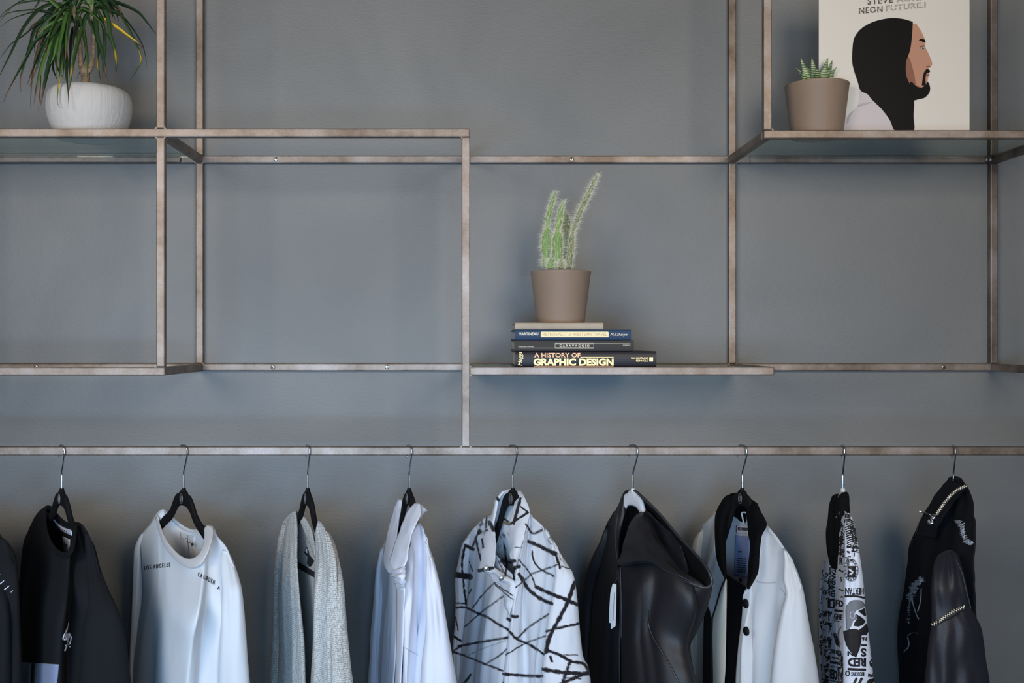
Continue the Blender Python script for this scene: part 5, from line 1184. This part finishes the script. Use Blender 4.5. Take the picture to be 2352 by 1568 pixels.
Cloth(g, 78).tube([(1800, 1258, 1812, 1276, 0), (1802, 1292, 1827, 1304, 0), (1800, 1330, 1840, 1340, .004), (1806, 1362, 1846, 1364, .006), (1796, 1400, 1852, 1400, .008), (1787, 1442, 1860, 1446, .008), (1778, 1496, 1870, 1498, .008), (1770, 1568, 1880, 1568, .008), (1765, 1700, 1888, 1700, .008), (1775, 1900, 1870, 1900, .008)], .75, nz=.005, folds=((4.2, .3, -.08), (5.1, .3, .05))).build('sleeve', M['bomb'], t_, .002)
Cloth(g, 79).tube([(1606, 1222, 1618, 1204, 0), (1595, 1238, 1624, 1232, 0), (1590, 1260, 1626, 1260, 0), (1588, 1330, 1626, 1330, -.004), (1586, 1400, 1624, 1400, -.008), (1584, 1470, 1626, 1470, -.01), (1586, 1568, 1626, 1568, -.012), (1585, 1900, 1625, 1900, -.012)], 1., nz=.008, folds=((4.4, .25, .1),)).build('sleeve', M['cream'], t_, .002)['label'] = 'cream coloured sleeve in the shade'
Cloth(g, 80).ribbon([(1617, 1386, .064), (1618, 1400, .066), (1617, 1430, .066), (1616, 1480, .066), (1615, 1568, .066), (1612, 1900, .066)], [(1622, 1384, .064), (1630, 1404, .066), (1635, 1425, .066), (1634, 1480, .066), (1636, 1568, .066), (1636, 1900, .066)], .0, 60, 8).build('pocket_trim', M['blkrib'], t_)

# =================================================================== jacket printed with lettering (seen nearly edge on)
g = GS['prnt']; g.mode = 'u'
t_ = gthing('printed_jacket', 'narrow white jacket covered in black lettering, with a black collar', 'jacket', g)
M['pw'] = cloth_mat('printed_white', lin(212, 216, 228), .7, bump=.1)
M['pk'] = mat('print_ink', lin(26, 24, 28), .7); M['pg'] = mat('print_grey_ink', lin(120, 122, 128), .7)
z6 = lambda x, y: (1840+x/3.35, 1100+y/3.35)
def scatter(c, x0, x1, y0, y1, n, seed):
    """small drawn scribbles that fill the printed cloth between the big words"""
    r = random.Random(seed)
    for k in range(n):
        x, y = r.uniform(x0(0) if callable(x0) else x0, x1), r.uniform(y0, y1)
        kind = r.random()
        if kind < .45:
            P = [(x+r.uniform(-7, 7), y+r.uniform(-6, 6)) for _ in range(r.choice((2, 3, 4)))]; c.line(P, r.uniform(.8, 2.0), M['pk'])
        elif kind < .7:
            a0 = r.uniform(0, 6); R_ = r.uniform(2, 6); P = [(x+R_*math.cos(a0+a), y+R_*math.sin(a0+a)) for a in np.linspace(0, r.uniform(2.5, 6.2), 9)]; c.line(P, r.uniform(.8, 1.6), M['pk'])
        elif kind < .9:
            w = r.choice(('HERITAGE', 'GOODS', 'RK', '1964', 'NYC', 'SKINS', 'UNITED', 'ST', 'No', 'RS')); L_ = r.uniform(8, 20); h_ = r.uniform(3, 6); a = r.choice((0, 1.45, -1.45, .1))
            ux, uy = math.cos(a), math.sin(a); c.text(w, [(x, y), (x+ux*L_, y+uy*L_), (x+ux*L_-uy*h_, y+uy*L_+ux*h_), (x-uy*h_, y+ux*h_)], M['pk'])
        else:
            c.patch([(x, y), (x+r.uniform(3, 8), y+1), (x+r.uniform(3, 8), y+r.uniform(3, 7)), (x, y+4)], M['pk' if r.random() < .6 else 'pg'], nu=4, nv=4)
U = .2
# far front panel (left) and near front panel (blue-lit strip)
l1 = [(1900, 1276, -.17), (1892, 1310, -.17), (1890, 1369, -.17), (1890, 1458, -.17), (1888, 1568, -.17), (1886, 1800, -.17), (1886, HB-80, -.17)]
r1 = [(1924, 1300, -.02), (1921, 1340, -.02), (1917, 1384, -.02), (1914, 1428, -.02), (1910, 1488, -.02), (1905, 1568, -.02), (1902, 1800, -.02), (1902, HB-80, -.02)]
c = Cloth(g, 91).sheet([l1[0], (1905, 1270, -.12), (1912, 1292, -.06), r1[0]], l1, r1, [l1[-1], (1894, HB-80, -.1), r1[-1]], 0, 40, 90, nz=.004); c.freeze()
c.text('STANDARD', [(1912, 1300), (1912, 1384), (1903, 1378), (1905, 1290)][::1] if False else [(1921, 1300), (1919, 1372), (1910, 1370), (1912, 1298)], M['pk'], bold=.02)
c.text('RIDE MODIBILITY', [(1909, 1302), (1908, 1368), (1904, 1368), (1905, 1302)], M['pk'])
c.patch([(1903, 1376), (1918, 1374), (1917, 1396), (1903, 1396)], M['pk']); c.patch([(1910, 1380), (1916, 1379), (1915, 1392), (1910, 1393)], M['pw'], .003)
c.text('1964', [(1899, 1402), (1912, 1404), (1912, 1410), (1899, 1408)], M['pk'])
scatter(c, 1890, 1911, 1400, 1575, 70, 5); scatter(c, 1890, 1908, 1300, 1390, 16, 6)
c.build('front_panel', M['pw'], t_)
l2 = [(1926, 1290, .0), (1922, 1339, .0), (1918, 1384, .0), (1914, 1428, .0), (1910, 1488, .0), (1905, 1568, .0), (1900, 1800, .0), (1900, HB-80, .0)]
r2 = [(1950, 1178, .16), (1952, 1230, .18), (1950, 1300, .18), (1948, 1369, .18), (1948, 1458, .18), (1948, 1568, .18), (1948, 1800, .18), (1948, HB-80, .18)]
c = Cloth(g, 92).sheet([l2[0], (1930, 1240, .05), (1934, 1190, .1), (1942, 1180, .14), r2[0]], l2, r2, [l2[-1], (1925, HB-80, .1), r2[-1]], 0, 50, 110, nz=.004); c.freeze()
c.text('R', [(1930, 1279), (1937, 1280), (1937, 1296), (1930, 1296)], M['pk'], bold=.02)
c.line([(1924, 1308), (1930, 1309), (1938, 1313)], 3, M['pk']); c.text('S', [(1931, 1325), (1936, 1325), (1936, 1335), (1931, 1335)], M['pk'])
c.line([(1921, 1350), (1929, 1353), (1938, 1356)], 2.6, M['pk']); c.line([(1932, 1372), (1935, 1369), (1938, 1372)], 1.5, M['pk'])
c.text('ED', [(1921, 1377), (1938, 1379), (1938, 1394), (1921, 1392)], M['pk'], bold=.03)
c.patch([(1918, 1399), (1937, 1401), (1937, 1406), (1918, 1404)], M['pk'])
c.text('GHE', [(1918, 1408), (1936, 1411), (1936, 1424), (1917, 1421)], M['pk'], bold=.01)
c.line([(1917, 1425), (1936, 1428)], 1, M['pk']); c.fan([(1915, 1455), (1921, 1454), (1927, 1470), (1930, 1486), (1922, 1480)], M['pk'])
c.line([(1934, 1438), (1928, 1450), (1927, 1465), (1932, 1480)], 2, M['pg'])
c.text('RMENTS', [(1909, 1489), (1934, 1495), (1934, 1505), (1909, 1499)], M['pk']); c.text('GOODS', [(1912, 1507), (1928, 1510), (1928, 1514), (1912, 1511)], M['pk'])
c.text('hundred', [(1908, 1515), (1930, 1518), (1930, 1526), (1908, 1523)], M['pk'], shear=.3)
c.text('ED', [(1908, 1536), (1925, 1540), (1925, 1562), (1908, 1558)], M['pk'], bold=.04); c.line([(1906, 1530), (1927, 1532), (1928, 1566), (1906, 1562)], 1.4, M['pk'], smooth=False)
c.text('BLACKING', [(1931, 1230), (1928, 1275), (1933, 1276), (1936, 1230)], M['pk'])
scatter(c, 1930, 1946, 1195, 1276, 30, 7); scatter(c, 1928, 1940, 1500, 1575, 40, 8)
c.build('front_panel', M['pw'], t_)
# back
bk = Cloth(g, 93).sheet([(1902, 1262, -.18), (1915, 1200, -.06), (1935, 1170, .04), (1955, 1190, .18)], [(1902, 1262, -.18), (1908, 1369, -.18), (1912, 1568, -.18), (1915, HB-80, -.18)], [(1955, 1190, .18), (1974, 1340, .18), (1980, 1568, .18), (1985, HB-80, .18)], [(1915, HB-80, -.18), (1950, HB-80, 0), (1985, HB-80, .18)], 0, 40, 60, nz=.003); bk.build('back_panel', M['pw'], t_)
c = Cloth(g, 94).tube([(1944, 1184, 1952, 1180, .16), (1942, 1200, 1960, 1198, .18), (1941, 1225, 1965, 1224, .2), (1941, 1250, 1970, 1248, .21), (1941, 1297, 1977, 1297, .22), (1940, 1333, 1982, 1333, .22), (1940, 1387, 1986, 1387, .22), (1938, 1422, 1990, 1422, .22), (1937, 1455, 1994, 1455, .22), (1937, 1488, 1998, 1488, .22), (1938, 1533, 2003, 1533, .22), (1938, 1568, 2006, 1568, .22), (1940, 1700, 2008, 1700, .22), (1945, 1900, 2000, 1900, .22)], 1., nz=.004); c.freeze()
def zq(*a): return [z6(a[i], a[i+1]) for i in range(0, len(a), 2)]
# roundel with a bird-like wedge
cc = z6(385, 700)
c.line([(cc[0]+15*math.cos(a), cc[1]+25*math.sin(a)) for a in np.linspace(0, 2*math.pi, 40)], 1.4, M['pg']); c.line([(cc[0]+11*math.cos(a), cc[1]+19*math.sin(a)) for a in np.linspace(0, 2*math.pi, 40)], 1.2, M['pg'])
for k in range(16):
    a = k*.393; c.line([(cc[0]+12*math.cos(a), cc[1]+20.5*math.sin(a)), (cc[0]+14.3*math.cos(a), cc[1]+24*math.sin(a))], 1.4, M['pk'])
c.patch(zq(360, 668, 415, 668, 412, 755, 358, 755), M['pk']); c.line(zq(370, 690, 398, 715, 376, 735), 3, M['pw'], .003, smooth=False)
zz = lambda *a: [(1870+a[i]/5.853, 1300+a[i+1]/5.853) for i in range(0, len(a), 2)]
def upside(t, x0, y0, x1, y1, **k): c.text(t, zz(x1, y1, x0, y1, x0, y0, x1, y0), M['pk'], **k)
upside('HERTAN', 428, 288, 655, 380, bold=.0)
c.line(zz(420, 402, 540, 398, 668, 424), 4.4, M['pk'])
c.fan(zz(432, 600, 440, 530, 470, 480, 530, 452, 600, 452, 650, 480, 680, 540, 600, 575, 552, 600, 545, 640, 578, 700, 525, 730, 500, 800, 466, 850, 440, 850), M['pg'])
c.fan(zz(590, 605, 682, 556, 700, 640, 700, 690), M['pk'])
c.fan(zz(562, 640, 600, 665, 650, 700, 678, 740, 650, 785, 590, 806, 528, 800, 545, 748, 578, 705), M['pk'])
c.fan(zz(600, 850, 650, 820, 700, 765, 716, 880, 690, 926, 630, 926), M['pk'])
c.fan(zz(402, 872, 470, 850, 560, 842, 632, 872, 625, 1000, 602, 1120, 562, 1222, 520, 1202, 440, 1060, 408, 940), M['pk'])
c.line([(zz(515, 655)[0][0]+5*math.cos(a), zz(515, 655)[0][1]+8*math.sin(a)) for a in np.linspace(0, 6.28, 20)], 1, M['pw'], .003)
upside('R6', 640, 950, 702, 1006); c.line(zz(625, 1056, 697, 1060), 4, M['pk'])
upside('S', 622, 1100, 692, 1212, bold=.03); upside('N', 455, 1140, 520, 1200, bold=.03)
upside('RED', 462, 1230, 688, 1345, bold=.04)
c.line(zz(458, 1378, 570, 1384, 688, 1388), 5, M['pk'])
upside('ROSKINS', 500, 1418, 664, 1476); c.line([(zz(455, 1440)[0][0]+4*math.cos(a), zz(455, 1440)[0][1]+6*math.sin(a)) for a in np.linspace(0, 6.28, 16)], 1.6, M['pk'])
upside('77', 508, 1490, 656, 1600, bold=.06); c.text('R6', zz(722, 1440, 790, 1440, 790, 1490, 722, 1490), M['pk'], bold=.02)
c.fan(zz(735, 1290, 760, 1250, 772, 1290, 765, 1340, 790, 1375, 750, 1345), M['pk']); c.fan(zz(700, 1560, 730, 1520, 790, 1510, 800, 1600, 700, 1600), M['pk'])
for k in range(16):
    y = 275+k*17; c.line(zq(330+k*2, y, 360+k*2, y-14, 390+k*3, y+6), rnd.uniform(1, 2.4), M['pk'], jit=.3)
scatter(c, 1943, 1968, 1190, 1290, 40, 12); scatter(c, 1943, 1998, 1590, 1800, 60, 13)
c.build('sleeve', M['pw'], t_)
c = Cloth(g, 95).tube([(1892, 1290, 1900, 1282, -.18), (1886, 1320, 1900, 1320, -.2), (1882, 1357, 1898, 1357, -.21), (1882, 1458, 1898, 1458, -.22), (1881, 1568, 1897, 1568, -.22), (1880, 1900, 1896, 1900, -.22)], 1., nz=.003); c.freeze(); scatter(c, 1883, 1898, 1310, 1570, 80, 15); c.build('sleeve', M['pw'], t_)
Cloth(g, 96).sheet([(1913, 1140, -.10), (1920, 1135, -.06), (1926, 1134, -.03), (1932, 1138, .0)], [(1913, 1140, -.10), (1907, 1160, -.11), (1903, 1196, -.12), (1900, 1225, -.12), (1902, 1267, -.10), (1908, 1297, -.06)], [(1932, 1138, .0), (1934, 1184, .02), (1931, 1213, .01), (1928, 1249, .0), (1925, 1285, -.01), (1922, 1307, -.02)], [(1908, 1297, -.06), (1913, 1305, -.04), (1922, 1307, -.02)], 0, 24, 50, nz=.002).build('collar', M['blkrib'], t_, .004)
Cloth(g, 97).tube([(1932, 1133, 1946, 1130, .02), (1930, 1142, 1949, 1138, .04), (1929, 1160, 1950, 1158, .06), (1929, 1184, 1951, 1178, .08), (1928, 1215, 1945, 1190, .08)], .8, n=24, nv=30, nz=.002).build('collar', M['blkrib'], t_, .002)
Cloth(g, 98).tube([(1918, 1136, 1926, 1134, -.06), (1910, 1146, 1930, 1144, -.06), (1905, 1190, 1930, 1188, -.06), (1904, 1230, 1928, 1228, -.05), (1908, 1280, 1922, 1280, -.04)], .6, n=24, nv=40, nz=.002).build('collar', M['blkrib'], t_, .002)

# =================================================================== ripped dark denim and leather jacket
g = GS['deni']; g.mode = 'u'
t_ = gthing('biker_jacket', 'ripped black denim jacket with leather sleeves and silver zips, rightmost on the rail', 'jacket', g)
M['denim'] = cloth_mat('washed_black_denim', lin(23, 25, 30), .9, bump=.5, bscale=600, sheen=.0)
M['leather2'] = leather('dark_leather_sleeve', lin(32, 32, 40), .5)
M['thread'] = mat('frayed_thread', lin(165, 174, 186), .95)
M['zipm'] = mat('zip_metal', lin(215, 208, 194), .35, .8)
l1 = [(2177, 1099, -.02), (2155, 1124, -.06), (2133, 1158, -.1), (2115, 1192, -.12), (2102, 1223, -.14), (2093, 1254, -.16), (2087, 1292, -.17), (2084, 1329, -.17), (2080, 1370, -.18), (2076, 1420, -.18), (2074, 1500, -.18), (2070, 1568, -.18), (2065, 1800, -.18), (2065, HB-120, -.18)]
r1 = [(2206, 1102, .02), (2218, 1116, .04), (2226, 1135, .07), (2232, 1152, .1), (2233, 1168, .12), (2232, 1182, .14), (2236, 1195, .15), (2237, 1220, .16), (2235, 1267, .17), (2234, 1329, .18), (2235, 1376, .18), (2240, 1430, .18), (2245, 1568, .18), (2250, HB-120, .18)]
c = Cloth(g, 101).sheet([l1[0], (2190, 1094, .0), (2203, 1096, .01), r1[0]], l1, r1, [l1[-1], (2150, HB-120, 0), r1[-1]], 0, 70, 130, nz=.007, nzs=(6, 14), folds=((.30, .25, .05, .012, .0), (.55, .45, .05, -.012, .0), (.8, .7, .08, .012, .05))); c.freeze()
z7 = lambda x, y: (2040+x/3.21, 1080+y/3.21)
def fray(c, path, w, n, seed, L_=6):
    r = random.Random(seed); P = crv([z7(*p) for p in path], 40)
    for k in range(n):
        q = P[r.randrange(40)]; x, y = q[0]+r.gauss(0, w), q[1]+r.gauss(0, w*.6); a = r.uniform(-.7, .7)
        pts = [(x-L_*math.cos(a)*.5, y-L_*math.sin(a)*.5), (x+r.uniform(-1, 1), y+r.uniform(-1, 1)), (x+L_*math.cos(a)*.5, y+L_*math.sin(a)*.5+r.uniform(-2, 2))]
        c.line(pts, r.uniform(.22, .5), M['thread'], r.uniform(.002, .005))
fray(c, [(520, 375), (550, 420), (560, 480), (590, 530), (610, 545)], 2.4, 190, 1, 5); fray(c, [(250, 800), (210, 840), (180, 890), (165, 950)], 3.8, 240, 2, 6); fray(c, [(160, 960), (160, 1030), (152, 1120)], 1.2, 26, 3, 4)
for P_ in ([(180, 930), (195, 1000), (215, 1060), (230, 1095)], [(250, 870), (245, 960), (225, 1040)], [(150, 1225), (160, 1280), (150, 1310), (118, 1340)], [(150, 1220), (180, 1198), (225, 1200)], [(600, 545), (625, 530), (622, 520)], [(575, 500), (610, 515), (628, 525)]):
    c.line([z7(*p) for p in P_], .9, M['thread'], .004)
M['denimseam'] = mat('worn_seam', lin(58, 60, 64), .95)
for k in range(12):
    c.line([z7(168+k*3.5, 560-k*24), z7(180+k*3.6, 556-k*24)], 1.2, M['denimseam'])
c.line([z7(440, 90), z7(370, 150), z7(300, 262), z7(240, 375), z7(205, 470)], .8, M['denimseam'])
c.build('front_panel', M['denim'], t_, .002)
Cloth(g, 102).sheet([(2185, 1100, -.02), (2200, 1100, .0), (2210, 1106, .02)], [(2185, 1100, -.02), (2160, 1200, -.14), (2140, 1300, -.2), (2130, 1568, -.2), (2130, HB-120, -.2)], [(2210, 1106, .02), (2232, 1160, .1), (2236, 1250, .16), (2238, 1400, .18), (2250, 1568, .18), (2255, HB-120, .18)], [(2130, HB-120, -.2), (2190, HB-120, 0), (2255, HB-120, .18)], 0, 30, 50, nz=.003).build('back_panel', M['denim'], t_)
ca_ = Cloth(g, 103).ribbon([(2182, 1098, .02), (2160, 1122, .0), (2138, 1156, -.02), (2120, 1190, -.04), (2106, 1226, -.06)], [(2216, 1122, .08), (2200, 1140, .08), (2180, 1166, .06), (2160, 1200, .04), (2146, 1236, .0)], .01, 50, 20, nz=.004)
ca_.build('collar', M['denim'], t_, .003)
c = Cloth(g, 104).tube([(2170, 1266, 2184, 1262, .18), (2156, 1276, 2198, 1272, .19), (2148, 1292, 2205, 1290, .2), (2144, 1310, 2211, 1310, .21), (2141, 1345, 2219, 1345, .22), (2141, 1392, 2228, 1392, .22), (2140, 1438, 2252, 1440, .22), (2135, 1469, 2258, 1472, .22), (2130, 1516, 2264, 1518, .22), (2125, 1568, 2272, 1568, .22), (2125, 1700, 2275, 1700, .22), (2140, 1900, 2260, 1900, .22)], .55, 60, 140, nz=.010, nzs=(2.2, 8), folds=((4.3, .2, .10), (4.7, .15, -.08), (5.1, .2, .06))); c.freeze()
c.line([z7(425, 590), z7(470, 575), z7(515, 605), z7(540, 660)], .8, M['denimseam']); c.line([z7(490, 640), z7(540, 760), z7(575, 900), z7(605, 1015)], .7, M['denimseam'])
def zipper(hit, path, n, w, name='zip', tape=None):
    P = crv(path, n*2); A = Acc()
    for k in range(n*2-1):
        a = hit(*P[k]); b = hit(*P[k+1])
        if a is None or b is None: continue
        t = P[min(k+1, len(P)-1)]-P[max(k-1, 0)]; t = t/np.linalg.norm(t); nn = np.array([-t[1], t[0]])
        s_ = 1 if k % 2 else -1
        q = hit(P[k][0]+nn[0]*w*s_, P[k][1]+nn[1]*w*s_)
        if q is None: continue
        A.add(tube3([a-(q-a)*.25, q], .0015, 6))
    return A
A = zipper(lambda x, y: c.hit(x, y, .005), [z7(335, 1140), z7(400, 1092), z7(470, 1042), z7(562, 1002)], 15, 4.2)
c.line([z7(322, 1150), z7(400, 1104), z7(480, 1062), z7(560, 1012)], 9, M['pk'], .0025)
slv = c.build('sleeve', M['leather2'], t_, .002)
A.build('zip', [M['zipm']], slv)
ca_.freeze()
zp_ = [z7(572, 114), z7(500, 150), z7(430, 220), z7(382, 288), z7(352, 328)]
def cabase(x, y):
    best = ca_.hit(x, y, .006); return best if best is not None else c.hit(x, y, .006)
A = zipper(lambda x, y: g.T(x, y, .088 if False else .10), zp_, 21, 3.6)
V, Fc = tube3([g.T(x, y, .096) for x, y in crv(zp_, 40)], .0022, 8); 
czip = A.build('zip', [M['zipm']], t_)
mk('zip_tape', V, Fc, M['blkrib'], t_)
A = Acc(); A.add(tube3([g.T(2149, 1182, .11), g.T(2144, 1189, .112), g.T(2141, 1196, .112)], [.003, .0055, .004], 12)); A.add(blob(g.T(2140, 1201, .114), .0052, (1, .8, .8))); A.add(blob(g.T(2133.5, 1198, .114), .0036, (.7, .8, 1.4)))
A.add(tube3([g.T(2110, 1173, .13), g.T(2128, 1179, .12), g.T(2145, 1184, .112)], .0014, 8)); A.build('zip_slider', [M['chrome']], czip)['label'] = 'shiny silver zip slider and pull'
Cloth(g, 105).tube([(2092, 1262, 2104, 1256, -.18), (2084, 1300, 2112, 1296, -.2), (2076, 1360, 2110, 1360, -.21), (2066, 1410, 2108, 1410, -.22), (2062, 1466, 2108, 1466, -.22), (2066, 1568, 2108, 1568, -.22), (2068, 1900, 2105, 1900, -.22)], .9, nz=.008).build('sleeve', M['denim'], t_)
